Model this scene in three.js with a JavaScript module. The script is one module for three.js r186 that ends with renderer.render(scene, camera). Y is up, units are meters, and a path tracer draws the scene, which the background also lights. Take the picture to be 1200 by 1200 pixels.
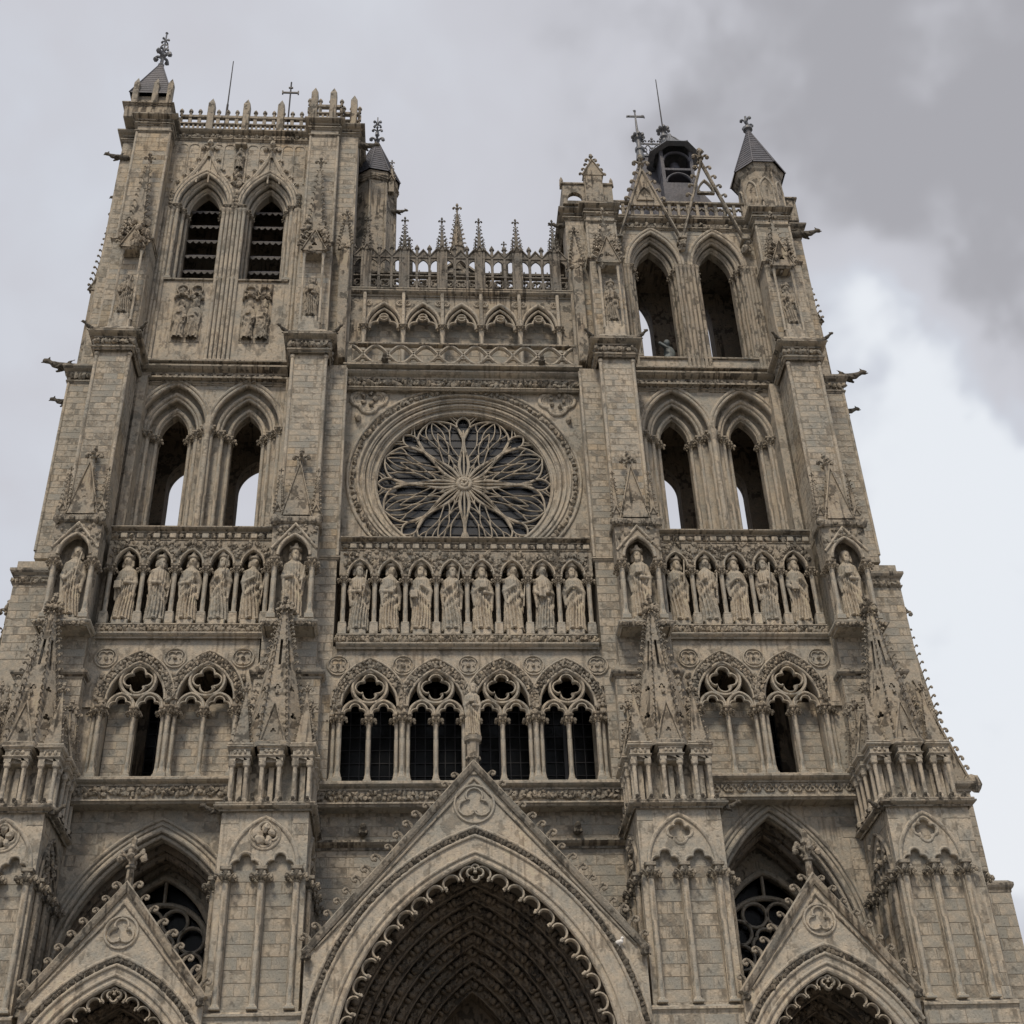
import * as THREE from 'three';

/* ---------------- camera, sky, sun, exposure ---------------- */
const scene = new THREE.Scene();
const yaw = 0.08109772, pitch = 0.6117939, roll = -0.03963774;
const fwd = new THREE.Vector3(Math.sin(yaw) * Math.cos(pitch), Math.sin(pitch), -Math.cos(yaw) * Math.cos(pitch));
const right0 = new THREE.Vector3(Math.cos(yaw), 0, Math.sin(yaw));
const up0 = new THREE.Vector3().crossVectors(right0, fwd);
const camera = new THREE.PerspectiveCamera(40.80844, 1, 0.1, 2000);
camera.position.set(-2.13339, 1.6, 54);
camera.up.copy(up0).multiplyScalar(Math.cos(roll)).addScaledVector(right0, -Math.sin(roll));
camera.lookAt(camera.position.clone().add(fwd));
camera.updateMatrixWorld();

const renderer = new THREE.WebGLRenderer({ antialias: true });
renderer.setSize(1024, 1024);
renderer.toneMapping = THREE.LinearToneMapping;
renderer.toneMappingExposure = 1.64;
renderer.shadowMap.enabled = true;

function rng(seed) { let a = seed >>> 0; return () => { a = (a + 0x6D2B79F5) | 0; let t = Math.imul(a ^ (a >>> 15), 1 | a); t = (t + Math.imul(t ^ (t >>> 7), 61 | t)) ^ t; return ((t ^ (t >>> 14)) >>> 0) / 4294967296; }; }
function hash3(x, y, z) { let h = Math.imul(x, 374761393) ^ Math.imul(y, 668265263) ^ Math.imul(z, 1274126177); h = Math.imul(h ^ (h >>> 13), 1274126177); return ((h ^ (h >>> 16)) >>> 0) / 4294967296; }
function vnoise(x, y, z) {
  const xi = Math.floor(x), yi = Math.floor(y), zi = Math.floor(z);
  let fx = x - xi, fy = y - yi, fz = z - zi;
  fx = fx * fx * (3 - 2 * fx); fy = fy * fy * (3 - 2 * fy); fz = fz * fz * (3 - 2 * fz);
  const L = (a, b, t) => a + (b - a) * t, h = (i, j, k) => hash3(xi + i, yi + j, zi + k);
  return L(L(L(h(0, 0, 0), h(1, 0, 0), fx), L(h(0, 1, 0), h(1, 1, 0), fx), fy), L(L(h(0, 0, 1), h(1, 0, 1), fx), L(h(0, 1, 1), h(1, 1, 1), fx), fy), fz);
}
function fbm(x, y, z, o = 5) { let s = 0, a = 0.5, t = 0; for (let i = 0; i < o; i++) { s += a * vnoise(x, y, z); t += a; x = x * 2.03 + 11.3; y = y * 2.03 + 5.7; z = z * 2.03 + 3.1; a *= 0.5; } return s / t; }
const sstep = (a, b, x) => { const t = Math.min(1, Math.max(0, (x - a) / (b - a))); return t * t * (3 - 2 * t); };

{ // overcast sky: a pale veil with grey cloud banks
  const W = 2048, H = 1024, data = new Float32Array(W * H * 4);
  // cloud banks: [azimuth from -Z towards +X in degrees, elevation, radius, weight]; the banks go on all round
  const banks = [[19.5, 52, 5, .75], [26, 53, 6, .6], [33.5, 50.5, 6, .65], [24.5, 47.5, 4, .75], [31, 45.5, 4.5, .6], [36, 44, 5, .5], [32, 38.2, 3.4, 1], [36, 36, 4, .7], [28.6, 49, 1.7, -.55], [24, 39.5, 4, -.7], [26, 34, 5, -.7], [27, 26, 8, -.7], [33, 29, 6, -.6], [29, 16, 11, -.8], [70, 50, 20, .8], [110, 40, 18, .6], [150, 55, 20, .7], [-60, 45, 18, .5], [-100, 60, 20, .7], [-150, 40, 22, .6], [180, 75, 16, .5], [-30, 80, 14, .5], [85, 25, 12, .5], [-75, 22, 12, .4], [125, 25, 14, -.8], [-120, 30, 14, -.8], [-170, 20, 12, -.8]];
  const dirs = banks.map(([a, e, r, w]) => { a *= Math.PI / 180; e *= Math.PI / 180; return [Math.sin(a) * Math.cos(e), Math.sin(e), -Math.cos(a) * Math.cos(e), r * Math.PI / 180, w]; });
  for (let j = 0; j < H; j++) for (let i = 0; i < W; i++) {
    const v = (j + .5) / H, u = (i + .5) / W, el = (v - .5) * Math.PI, az = (u - .5) * 2 * Math.PI;
    const dx = Math.cos(el) * Math.cos(az), dy = Math.sin(el), dz = Math.cos(el) * Math.sin(az);
    if (el < -.12) { const o = (j * W + i) * 4; data[o] = .33; data[o + 1] = .335; data[o + 2] = .36; data[o + 3] = 1; continue; }
    const k = 1 / (Math.max(dy, 0) + .25);
    const px = dx * k, pz = dz * k;
    const n = fbm(px * 2.2 + 4, pz * 2.2, 7.7, 6), n2 = fbm(px * 6 + 31, pz * 6, 2.2, 5);
    let b = 0; const wx = (n - .5) * .5, wz = (n2 - .5) * .28, n3 = .6 * fbm(dx * 9 + wx * 9, dy * 9 + wz * 9, dz * 9, 6) + .4 * fbm(dx * 21 + wz * 12, dy * 21, dz * 21 + wx * 12, 5), n4 = fbm(dx * 3.2 + wz * 4, dy * 3.2, dz * 3.2 + wx * 4, 4);
    const qx = dx + wx * .3 + (n3 - .5) * .1, qy = dy + (n2 - .5) * .1, qz = dz + wz * .3, ql = Math.hypot(qx, qy, qz);
    for (const [x, y, z, r, w] of dirs) { const a = Math.acos(Math.min(1, Math.max(-1, (qx * x + qy * y + qz * z) / ql))) / r; b += w * Math.exp(-a * a * 1.2); }
    b += (n4 - .5) * .9 + (n3 - .5) * 4.6 * (.14 + .86 * sstep(.0, .6, Math.abs(b + .05)));
    const d = sstep(-.1, 1.55, b), br = sstep(.1, -.85, b);
    let r = .362 - .12 * d + .15 * br, g = .366 - .124 * d + .152 * br, bl = .398 - .136 * d + .136 * br;
    const thin = sstep(.1, -.3, b) * fbm(px * 1.3 + 9, pz * 1.3, 1.1, 3);   // thin veil lets a little blue through
    r -= .05 * thin; g -= .018 * thin; bl += .012 * thin;
    const o = (j * W + i) * 4; data[o] = r; data[o + 1] = g; data[o + 2] = bl; data[o + 3] = 1;
  }
  const t = new THREE.DataTexture(data, W, H, THREE.RGBAFormat, THREE.FloatType);
  t.mapping = THREE.EquirectangularReflectionMapping; t.magFilter = t.minFilter = THREE.LinearFilter; t.wrapS = THREE.RepeatWrapping; t.needsUpdate = true;
  scene.background = t; scene.environment = t;
}
const sun = new THREE.DirectionalLight(0xfff0da, 1.5);
sun.position.set(-18, 108, 56); sun.target.position.set(0, 30, 0);
sun.castShadow = true; sun.shadow.radius = 22; sun.shadow.mapSize.set(2048, 2048);
Object.assign(sun.shadow.camera, { left: -50, right: 50, top: 60, bottom: -50, near: 1, far: 220 });
scene.add(sun, sun.target);

/* ---------------- materials ---------------- */
const TILE = 12;                                  // metres covered by one stone texture
function stoneMaps(seed, crust, grainAmp) {
  const S = 1024, c = new Uint8Array(S * S * 4), b = new Uint8Array(S * S * 4), q = S / 8;
  const per = (fx, fy, x, y, s) => {                // tileable value noise
    const X = x * fx, Y = y * fy, xi = Math.floor(X), yi = Math.floor(Y); let u = X - xi, v = Y - yi; u = u * u * (3 - 2 * u); v = v * v * (3 - 2 * v);
    const h = (i, j) => hash3(((xi + i) % fx + fx) % fx, ((yi + j) % fy + fy) % fy, s);
    return (h(0, 0) * (1 - u) + h(1, 0) * u) * (1 - v) + (h(0, 1) * (1 - u) + h(1, 1) * u) * v;
  };
  for (let j = 0; j < S; j++) for (let i = 0; i < S; i++) {
    const x = i / S, y = j / S;
    const fine = per(512, 512, x, y, seed) * .5 + per(256, 256, x, y, seed + 1) * .5, mid = per(96, 96, x, y, seed + 2) * .6 + per(40, 40, x, y, seed + 3) * .4;
    const big = per(7, 7, x, y, seed + 4) * .6 + per(15, 15, x, y, seed + 5) * .4;
    const run = per(90, 9, x, y, seed + 6) * .55 + per(190, 22, x, y, seed + 7) * .45;     // rain-washed runs of dirt
    const blot = per(26, 18, x, y, seed + 8) * .4 + per(60, 50, x, y, seed + 9) * .35 + per(150, 120, x, y, seed + 10) * .25;
    let t = .92 + (fine - .5) * grainAmp + (mid - .5) * .13 + (big - .5) * .2;
    const dirt = sstep(.54, .78, run * .6 + big * .4) * .75 + sstep(.56, .68, blot) * .6;
    t *= 1 - crust * Math.min(1, dirt);
    t = Math.max(.05, Math.min(1, t));
    const warm = (big - .5) * .07 + (mid - .5) * .05;
    const k = (j * S + i) * 4;
    c[k] = 255 * Math.min(1, t * (1 + warm)); c[k + 1] = 255 * t; c[k + 2] = 255 * Math.min(1, t * (1 - warm)); c[k + 3] = 255;
    const h = Math.max(0, Math.min(1, .55 + (fine - .5) * .5 + (mid - .5) * .6 - sstep(.72, .84, per(200, 200, x, y, seed + 12)) * .5));
    b[k] = b[k + 1] = b[k + 2] = 255 * h; b[k + 3] = 255;
  }
  const mk = (d, srgb) => { const t = new THREE.DataTexture(d, S, S); t.wrapS = t.wrapT = THREE.RepeatWrapping; t.magFilter = THREE.LinearFilter; t.minFilter = THREE.LinearMipmapLinearFilter; t.generateMipmaps = true; if (srgb) t.colorSpace = THREE.SRGBColorSpace; t.needsUpdate = true; return t; };
  return [mk(c, true), mk(b, false)];
}
const mapsA = stoneMaps(11, .3, .17), mapsB = stoneMaps(57, .56, .24), mapsC = stoneMaps(91, .2, .2);
function stone(r, g, b, maps, rough = .93) {
  const m = new THREE.MeshStandardMaterial({ map: maps[0], bumpMap: maps[1], bumpScale: .018, roughness: rough, vertexColors: true, side: THREE.DoubleSide });
  m.color.setRGB(r, g, b); return m;
}
const M = {
  pale: stone(.46, .414, .342, mapsA), wall: stone(.435, .391, .323, mapsA), aged: stone(.35, .31, .252, mapsB), carved: stone(.33, .291, .235, mapsB), crust: stone(.15, .132, .107, mapsB), grime: stone(.21, .19, .163, mapsB),
  statue: stone(.455, .409, .336, mapsC), block: [stone(.448, .403, .333, mapsA), stone(.436, .391, .322, mapsA), stone(.46, .414, .344, mapsA), stone(.412, .368, .302, mapsA)],
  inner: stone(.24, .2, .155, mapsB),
};
function plain(r, g, b, rough, metal = 0, extra = {}) { const m = new THREE.MeshStandardMaterial({ roughness: rough, metalness: metal, side: THREE.DoubleSide, ...extra }); m.color.setRGB(r, g, b); return m; }
M.slate = stone(.105, .105, .125, mapsC, .62); M.lead = stone(.17, .18, .2, mapsC, .5); M.iron = plain(.03, .03, .033, .55, .3); M.gilt = plain(.45, .4, .32, .5, .3);
M.glass = new THREE.MeshPhysicalMaterial({ transmission: 1, thickness: 0, roughness: .3, ior: 1.35, specularIntensity: .5, side: THREE.DoubleSide }); M.glass.color.setRGB(.24, .26, .24); M.roseGlass = new THREE.MeshPhysicalMaterial({ transmission: 1, thickness: 0, roughness: .3, ior: 1.52, side: THREE.DoubleSide }); M.roseGlass.color.setRGB(.34, .36, .4); M.wood = plain(.07, .052, .037, .8); M.louvre = stone(.09, .085, .085, mapsC, .75); M.bird = plain(.75, .74, .72, .8);
M.paving = stone(.3, .28, .25, mapsC); M.greenLead = stone(.16, .19, .2, mapsC, .6);

/* ---------------- mesh building helpers ---------------- */
const V3 = THREE.Vector3, R = rng(20240);
const origin = new Map();                         // thing or part -> world origin of its local frame
const used = new Map();
function numbered(n) { const k = used.get(n) || 0; used.set(n, k + 1); return k ? n + '_' + String(k).padStart(3, '0') : n; }
function thing(name, label, category, pos, group) {
  const o = new THREE.Group(); o.name = numbered(name); o.position.set(...pos); o.userData = { label, category }; if (group) o.userData.group = group;
  origin.set(o, pos); scene.add(o); return o;
}
function add(mesh, parent) { mesh.castShadow = mesh.receiveShadow = true; parent.add(mesh); origin.set(mesh, origin.get(parent) || [0, 0, 0]); return mesh; }
class MB {
  constructor() { this.p = []; this.n = []; this.c = []; this.t = 1; this.hue = [1, 1]; }
  tone(a = .12) { this.t = 1 - a / 2 + R() * a; return this; }
  vert(a, n) { this.p.push(a[0], a[1], a[2]); this.n.push(n[0], n[1], n[2]); const h = this.hue; this.c.push(this.t, this.t * h[0], this.t * h[1]); }
  tri(a, b, c) {
    const ux = b[0] - a[0], uy = b[1] - a[1], uz = b[2] - a[2], vx = c[0] - a[0], vy = c[1] - a[1], vz = c[2] - a[2];
    let x = uy * vz - uz * vy, y = uz * vx - ux * vz, z = ux * vy - uy * vx; const l = Math.hypot(x, y, z) || 1; const n = [x / l, y / l, z / l];
    const o = this.mid; if (o && n[0] * (a[0] - o[0]) + n[1] * (a[1] - o[1]) + n[2] * (a[2] - o[2]) < 0) { n[0] *= -1; n[1] *= -1; n[2] *= -1; [b, c] = [c, b]; }
    this.vert(a, n); this.vert(b, n); this.vert(c, n);
  }
  quad(a, b, c, d) { this.tri(a, b, c); this.tri(a, c, d); }
  geo(g, m) {
    const q = g.index ? g.toNonIndexed() : g, P = q.attributes.position, N = q.attributes.normal, v = new V3(), nm = m ? new THREE.Matrix3().getNormalMatrix(m) : null;
    for (let i = 0; i < P.count; i++) {
      v.fromBufferAttribute(P, i); if (m) v.applyMatrix4(m); this.p.push(v.x, v.y, v.z);
      v.fromBufferAttribute(N, i); if (m) v.applyMatrix3(nm).normalize(); this.n.push(v.x, v.y, v.z); this.c.push(this.t, this.t * this.hue[0], this.t * this.hue[1]);
    } return this;
  }
  box(x0, x1, y0, y1, z0, z1, b = 0) {
    if (x0 > x1) [x0, x1] = [x1, x0];
    this.mid = [(x0 + x1) / 2, (y0 + y1) / 2, (z0 + z1) / 2];
    const P = (i, j, k, e) => [i ? x1 - (e === 0 ? 0 : b) : x0 + (e === 0 ? 0 : b), j ? y1 - (e === 1 ? 0 : b) : y0 + (e === 1 ? 0 : b), k ? z1 - (e === 2 ? 0 : b) : z0 + (e === 2 ? 0 : b)];
    for (const k of [0, 1]) {
      const f = (a, bb, c, d) => k ? this.quad(a, bb, c, d) : this.quad(d, c, bb, a);
      f(P(k, 0, 0, 0), P(k, 1, 0, 0), P(k, 1, 1, 0), P(k, 0, 1, 0)); f(P(0, k, 0, 1), P(0, k, 1, 1), P(1, k, 1, 1), P(1, k, 0, 1)); f(P(0, 0, k, 2), P(1, 0, k, 2), P(1, 1, k, 2), P(0, 1, k, 2));
    }
    if (b) {
      for (const i of [0, 1]) for (const j of [0, 1]) {
        this.quad(P(i, j, 0, 0), P(i, j, 1, 0), P(i, j, 1, 1), P(i, j, 0, 1)); this.quad(P(i, 0, j, 0), P(i, 1, j, 0), P(i, 1, j, 2), P(i, 0, j, 2)); this.quad(P(0, i, j, 1), P(1, i, j, 1), P(1, i, j, 2), P(0, i, j, 2));
        for (const k of [0, 1]) this.tri(P(i, j, k, 0), P(i, j, k, 1), P(i, j, k, 2));
      }
    } this.mid = null; return this;
  }
  // solid of revolution about a vertical axis; sides < 10 gives flat faces
  lathe(x, y, z, prof, seg = 12, ph = 0, ex = 1, ez = 1) {
    const flat = seg < 10;
    for (let i = 0; i < prof.length - 1; i++) {
      const [r0, h0] = prof[i], [r1, h1] = prof[i + 1]; const dr = r1 - r0, dh = h1 - h0, l = Math.hypot(dr, dh) || 1, nr = dh / l, ny = -dr / l;
      for (let s = 0; s < seg; s++) {
        const a0 = ph + s / seg * 6.28318531, a1 = ph + (s + 1) / seg * 6.28318531;
        const A = [x + r0 * Math.cos(a0) * ex, y + h0, z + r0 * Math.sin(a0) * ez], B = [x + r0 * Math.cos(a1) * ex, y + h0, z + r0 * Math.sin(a1) * ez], C = [x + r1 * Math.cos(a1) * ex, y + h1, z + r1 * Math.sin(a1) * ez], D = [x + r1 * Math.cos(a0) * ex, y + h1, z + r1 * Math.sin(a0) * ez];
        if (flat) { if (r0 > 1e-5) this.tri(A, C, B); if (r1 > 1e-5) this.tri(A, D, C); }
        else {
          const n0 = [Math.cos(a0) * nr, ny, Math.sin(a0) * nr], n1 = [Math.cos(a1) * nr, ny, Math.sin(a1) * nr];
          if (r0 > 1e-5) { this.vert(A, n0); this.vert(C, n1); this.vert(B, n1); } if (r1 > 1e-5) { this.vert(A, n0); this.vert(D, n0); this.vert(C, n1); }
        }
      }
    } return this;
  }
  // sweep a closed profile [[a, b]...] along a path; a runs along N x T, b along N
  sweep(path, N, prof, closed = false, smooth = false, scale = null) {
    const n = path.length, m = prof.length, rings = [], nor = [];
    let area = 0; for (let i = 0; i < m; i++) { const a = prof[i], b = prof[(i + 1) % m]; area += a[0] * b[1] - b[0] * a[1]; }
    if (area < 0) prof = prof.slice().reverse();
    const pn = prof.map((p, i) => { const q = prof[(i + 1) % m], dx = q[0] - p[0], dy = q[1] - p[1], l = Math.hypot(dx, dy) || 1; return [dy / l, -dx / l]; });
    for (let i = 0; i < n; i++) {
      const a = path[closed ? (i - 1 + n) % n : Math.max(0, i - 1)], p = path[i], b = path[closed ? (i + 1) % n : Math.min(n - 1, i + 1)];
      const nz = v => { const l = Math.hypot(...v) || 1; return [v[0] / l, v[1] / l, v[2] / l]; };
      let t0 = nz([p[0] - a[0], p[1] - a[1], p[2] - a[2]]), t1 = nz([b[0] - p[0], b[1] - p[1], b[2] - p[2]]);
      if (!closed && i === 0) t0 = t1; if (!closed && i === n - 1) t1 = t0;
      const T = nz([t0[0] + t1[0], t0[1] + t1[1], t0[2] + t1[2]]);
      const S = nz([N[1] * T[2] - N[2] * T[1], N[2] * T[0] - N[0] * T[2], N[0] * T[1] - N[1] * T[0]]);
      const k = Math.min(2.4, 1 / Math.max(.3, T[0] * t1[0] + T[1] * t1[1] + T[2] * t1[2])), sc = scale ? scale(i / (n - 1)) : 1;
      rings.push(prof.map(([u, w]) => [p[0] + S[0] * u * k * sc + N[0] * w * sc, p[1] + S[1] * u * k * sc + N[1] * w * sc, p[2] + S[2] * u * k * sc + N[2] * w * sc]));
      nor.push(pn.map(([u, w]) => [S[0] * u + N[0] * w, S[1] * u + N[1] * w, S[2] * u + N[2] * w]));
    }
    const last = closed ? n : n - 1, avg = (u, w) => { const v = [u[0] + w[0], u[1] + w[1], u[2] + w[2]], l = Math.hypot(...v) || 1; return [v[0] / l, v[1] / l, v[2] / l]; };
    for (let i = 0; i < last; i++) {
      const j = (i + 1) % n;
      for (let k = 0; k < m; k++) {
        const k2 = (k + 1) % m, A = rings[i][k], B = rings[i][k2], C = rings[j][k2], D = rings[j][k]; let a = nor[i][k], b = a, c = nor[j][k], d = c;
        if (smooth) { a = avg(nor[i][k], nor[i][(k - 1 + m) % m]); b = avg(nor[i][k], nor[i][k2]); c = avg(nor[j][k], nor[j][k2]); d = avg(nor[j][k], nor[j][(k - 1 + m) % m]); }
        this.vert(A, a); this.vert(B, b); this.vert(C, c); this.vert(A, a); this.vert(C, c); this.vert(D, d);
      }
    }
    if (!closed) for (const e of [0, n - 1]) { const r = rings[e]; for (let k = 1; k < m - 1; k++) e ? this.tri(r[0], r[k], r[k + 1]) : this.tri(r[0], r[k + 1], r[k]); }
    return this;
  }
  tube(path, N, r, sides = 6, closed = false, scale = null) { const pr = []; for (let i = 0; i < sides; i++) pr.push([Math.cos(i / sides * 6.2832) * r, Math.sin(i / sides * 6.2832) * r]); return this.sweep(path, N, pr, closed, true, scale); }
  extrude(shape, z0, depth, curve = 12) { const g = new THREE.ExtrudeGeometry(shape, { depth, bevelEnabled: false, curveSegments: curve }); g.translate(0, 0, z0); return this.geo(g); }
  build(name, mat, parent, extra) {
    const g = this.geometry(parent ? origin.get(parent) || [0, 0, 0] : [0, 0, 0]); const mesh = new THREE.Mesh(g, mat); mesh.name = name; if (extra) Object.assign(mesh.userData, extra);
    return add(mesh, parent || scene);
  }
  geometry(o = [0, 0, 0]) {
    const n = this.p.length / 3, P = new Float32Array(this.p), N = new Float32Array(this.n), U = new Float32Array(n * 2);
    for (let i = 0; i < n; i += 3) {
      const a = i * 3, ux = P[a + 3] - P[a], uy = P[a + 4] - P[a + 1], uz = P[a + 5] - P[a + 2], vx = P[a + 6] - P[a], vy = P[a + 7] - P[a + 1], vz = P[a + 8] - P[a + 2];
      const x = Math.abs(uy * vz - uz * vy), y = Math.abs(uz * vx - ux * vz), z = Math.abs(ux * vy - uy * vx);
      for (let k = 0; k < 3; k++) { const q = a + k * 3, w = (i + k) * 2; if (x >= y && x >= z) { U[w] = P[q + 2] / TILE + .37; U[w + 1] = P[q + 1] / TILE; } else if (y >= z) { U[w] = P[q] / TILE; U[w + 1] = P[q + 2] / TILE + .61; } else { U[w] = P[q] / TILE; U[w + 1] = P[q + 1] / TILE; } }
    }
    for (let i = 0; i < P.length; i += 3) { P[i] -= o[0]; P[i + 1] -= o[1]; P[i + 2] -= o[2]; }
    const g = new THREE.BufferGeometry(); g.setAttribute('position', new THREE.BufferAttribute(P, 3)); g.setAttribute('normal', new THREE.BufferAttribute(N, 3)); g.setAttribute('uv', new THREE.BufferAttribute(U, 2)); g.setAttribute('color', new THREE.BufferAttribute(new Float32Array(this.c), 3));
    this.p = this.n = this.c = null; return g;
  }
}
function piece(name, g, mat, parent, pos, rotY = 0, sc = 1, rotZ = 0) {
  const m = new THREE.Mesh(g, mat), o = origin.get(parent) || [0, 0, 0]; m.name = name; m.position.set(pos[0] - o[0], pos[1] - o[1], pos[2] - o[2]); m.rotation.set(0, rotY, rotZ, 'YZX');
  if (Array.isArray(sc)) m.scale.set(...sc); else m.scale.setScalar(sc);
  m.castShadow = m.receiveShadow = true; parent.add(m); origin.set(m, pos); return m;
}
const mat4 = (x, y, z, ry = 0, s = 1, rz = 0, rx = 0) => new THREE.Matrix4().compose(new V3(x, y, z), new THREE.Quaternion().setFromEuler(new THREE.Euler(rx, ry, rz, 'YZX')), Array.isArray(s) ? new V3(...s) : new V3(s, s, s));

// 2D outlines
function arch(cx, ys, hw, rise, n = 12) {           // pointed arch from the left springing over the apex to the right
  const r = (hw * hw + rise * rise) / (2 * hw), c = hw - r, a1 = Math.asin(Math.min(1, rise / r)), A = r < rise ? Math.PI - a1 : a1, out = [];
  for (let i = 0; i <= n; i++) { const a = A * i / n; out.push([cx - (c + r * Math.cos(a)), ys + r * Math.sin(a)]); }
  for (let i = n - 1; i >= 0; i--) { const a = A * i / n; out.push([cx + (c + r * Math.cos(a)), ys + r * Math.sin(a)]); }
  return out;
}
function archHalf(y, ys, hw, rise) { if (y <= ys) return hw; if (y >= ys + rise) return -1; const r = (hw * hw + rise * rise) / (2 * hw); return hw - r + Math.sqrt(Math.max(0, r * r - (y - ys) ** 2)); }
function trefoil(cx, ys, hw) {                      // three-lobed arch head
  const out = [], L = (x, y, r, a0, a1, n = 6) => { for (let i = 0; i <= n; i++) { const a = a0 + (a1 - a0) * i / n; out.push([cx + x + r * Math.cos(a), ys + y + r * Math.sin(a)]); } };
  L(-hw * .52, hw * .18, hw * .5, Math.PI * 1.1, Math.PI * .46); L(0, hw * .72, hw * .46, Math.PI * .98, Math.PI * .02, 9); L(hw * .52, hw * .18, hw * .5, Math.PI * .54, -Math.PI * .1); return out;
}
function foil(cx, cy, r, n = 4, ph = 0, seg = 7) {  // n-lobed rosette, closed
  const out = [], d = r * (n === 3 ? .5 : .52), q = r - d, dir = Math.PI / n, hit = d * Math.cos(dir) + Math.sqrt(Math.max(0, q * q - (d * Math.sin(dir)) ** 2)), half = Math.atan2(hit * Math.sin(dir), hit * Math.cos(dir) - d);
  for (let k = 0; k < n; k++) { const a = ph + k * 2 * Math.PI / n; for (let i = 0; i <= seg; i++) { const b = a - half + 2 * half * i / seg; out.push([cx + d * Math.cos(a) + q * Math.cos(b), cy + d * Math.sin(a) + q * Math.sin(b)]); } } return out;
}
const circle = (cx, cy, r, n = 32) => Array.from({ length: n }, (_, i) => [cx + r * Math.cos(i / n * 6.28318531), cy + r * Math.sin(i / n * 6.28318531)]);
const at = (pts, z) => pts.map(p => [p[0], p[1], z]);
const pathOf = pts => { const p = new THREE.Path(); pts.forEach((q, i) => i ? p.lineTo(q[0], q[1]) : p.moveTo(q[0], q[1])); p.closePath(); return p; };
const shapeOf = pts => { const p = new THREE.Shape(); pts.forEach((q, i) => i ? p.lineTo(q[0], q[1]) : p.moveTo(q[0], q[1])); p.closePath(); return p; };
const rectPts = (x0, x1, y0, y1) => [[x0, y0], [x1, y0], [x1, y1], [x0, y1]];
function panel(x0, x1, y0, y1, holes) { const s = shapeOf(rectPts(Math.min(x0, x1), Math.max(x0, x1), y0, y1)); for (const h of holes) s.holes.push(pathOf(h)); return s; }
const archHole = (cx, y0, ys, hw, rise, n = 10) => [...arch(cx, ys, hw, rise, n), [cx + hw, y0], [cx - hw, y0]];
const NZ = [0, 0, 1], ND = [0, -1, 0];
const rollProf = (r, d = r) => [[-r, -d], [-r, d * .25], [-r * .6, d * .8], [0, d], [r * .6, d * .8], [r, d * .25], [r, -d]];
const ribProf = (w, d) => [[-w, -d], [-w, d * .2], [-w * .45, d], [w * .45, d], [w, d * .2], [w, -d]];
// cornice along a line of points in plan; profile given as [outward, height]
function cornice(mb, pts, y, prof) { return mb.sweep(pts.map(p => [p[0], y, p[1]]), ND, prof.map(p => [p[0], -p[1]])); }
const CORN = [[0, 0], [.06, .0], [.08, .12], [.22, .2], [.3, .3], [.3, .42], [.22, .46], [0, .56]];
const STRING = [[0, 0], [.05, .02], [.1, .1], [.16, .12], [.16, .2], [0, .3]];
const scaled = (p, a, b = a) => p.map(q => [q[0] * a, q[1] * b]);

// carved leaf lumps and crockets (shared low-polygon forms)
function lump(seed, detail = 1) { const g = new THREE.IcosahedronGeometry(1, detail), p = g.attributes.position, r = seed * 7.3; for (let i = 0; i < p.count; i++) { const x = p.getX(i), y = p.getY(i), z = p.getZ(i), k = .62 + .75 * vnoise(x * 1.7 + r, y * 1.7 + r, z * 1.7); p.setXYZ(i, x * k, y * k, z * k); } g.computeVertexNormals(); return g; }
const LUMPS = [1, 2, 3, 4].map(i => lump(i, 1)), LUMP0 = [5, 6, 7, 8].map(i => lump(i, 0));
function leaf(mb, x, y, z, s, low = false) { const L = low ? LUMP0 : LUMPS; mb.tone(.08); mb.geo(L[Math.floor(R() * 4)], mat4(x, y, z, R() * 6, [s * (.8 + R() * .5), s * (.8 + R() * .5), s * (.55 + R() * .4)], R() * 6)); }
function leafRow(mb, path, s, step, jit = .3, low = true) {
  let acc = 0;
  for (let i = 0; i < path.length - 1; i++) {
    const a = path[i], b = path[i + 1], l = Math.hypot(b[0] - a[0], b[1] - a[1], b[2] - a[2]); let t = acc;
    while (t < l) { const k = t / l; leaf(mb, a[0] + (b[0] - a[0]) * k + (R() - .5) * s * jit, a[1] + (b[1] - a[1]) * k + (R() - .5) * s * jit * 2, a[2] + (b[2] - a[2]) * k, s, low); t += step * (.85 + R() * .3); }
    acc = t - l;
  }
}
function crocketForm(big) {
  const mb = new MB(), c = new THREE.CatmullRomCurve3((big ? [[0, -.1], [.1, .3], [.3, .62], [.62, .8], [.86, .66], [.8, .44], [.62, .46]] : [[0, -.1], [.25, .2], [.6, .45], [.85, .35], [.8, .12]]).map(p => new V3(p[0], p[1], 0)));
  const pts = c.getPoints(big ? 14 : 6).map(v => [v.x, v.y, v.z]);
  mb.tube(pts, NZ, .13, big ? 7 : 5, false, t => big ? 1.25 - .55 * t + .5 * sstep(.85, 1, t) : 1.3 - .2 * t);
  const e = pts[pts.length - 1]; mb.geo(big ? LUMPS[1] : LUMP0[1], mat4(e[0], e[1], 0, 1, big ? .15 : .26)); return mb.geometry();
}
const CROCKET = crocketForm(true), BUD = crocketForm(false);
function bud(mb, x, y, z, ang, s) { mb.tone(.08); mb.geo(BUD, mat4(x, y, z, -ang, s)); }
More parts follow.
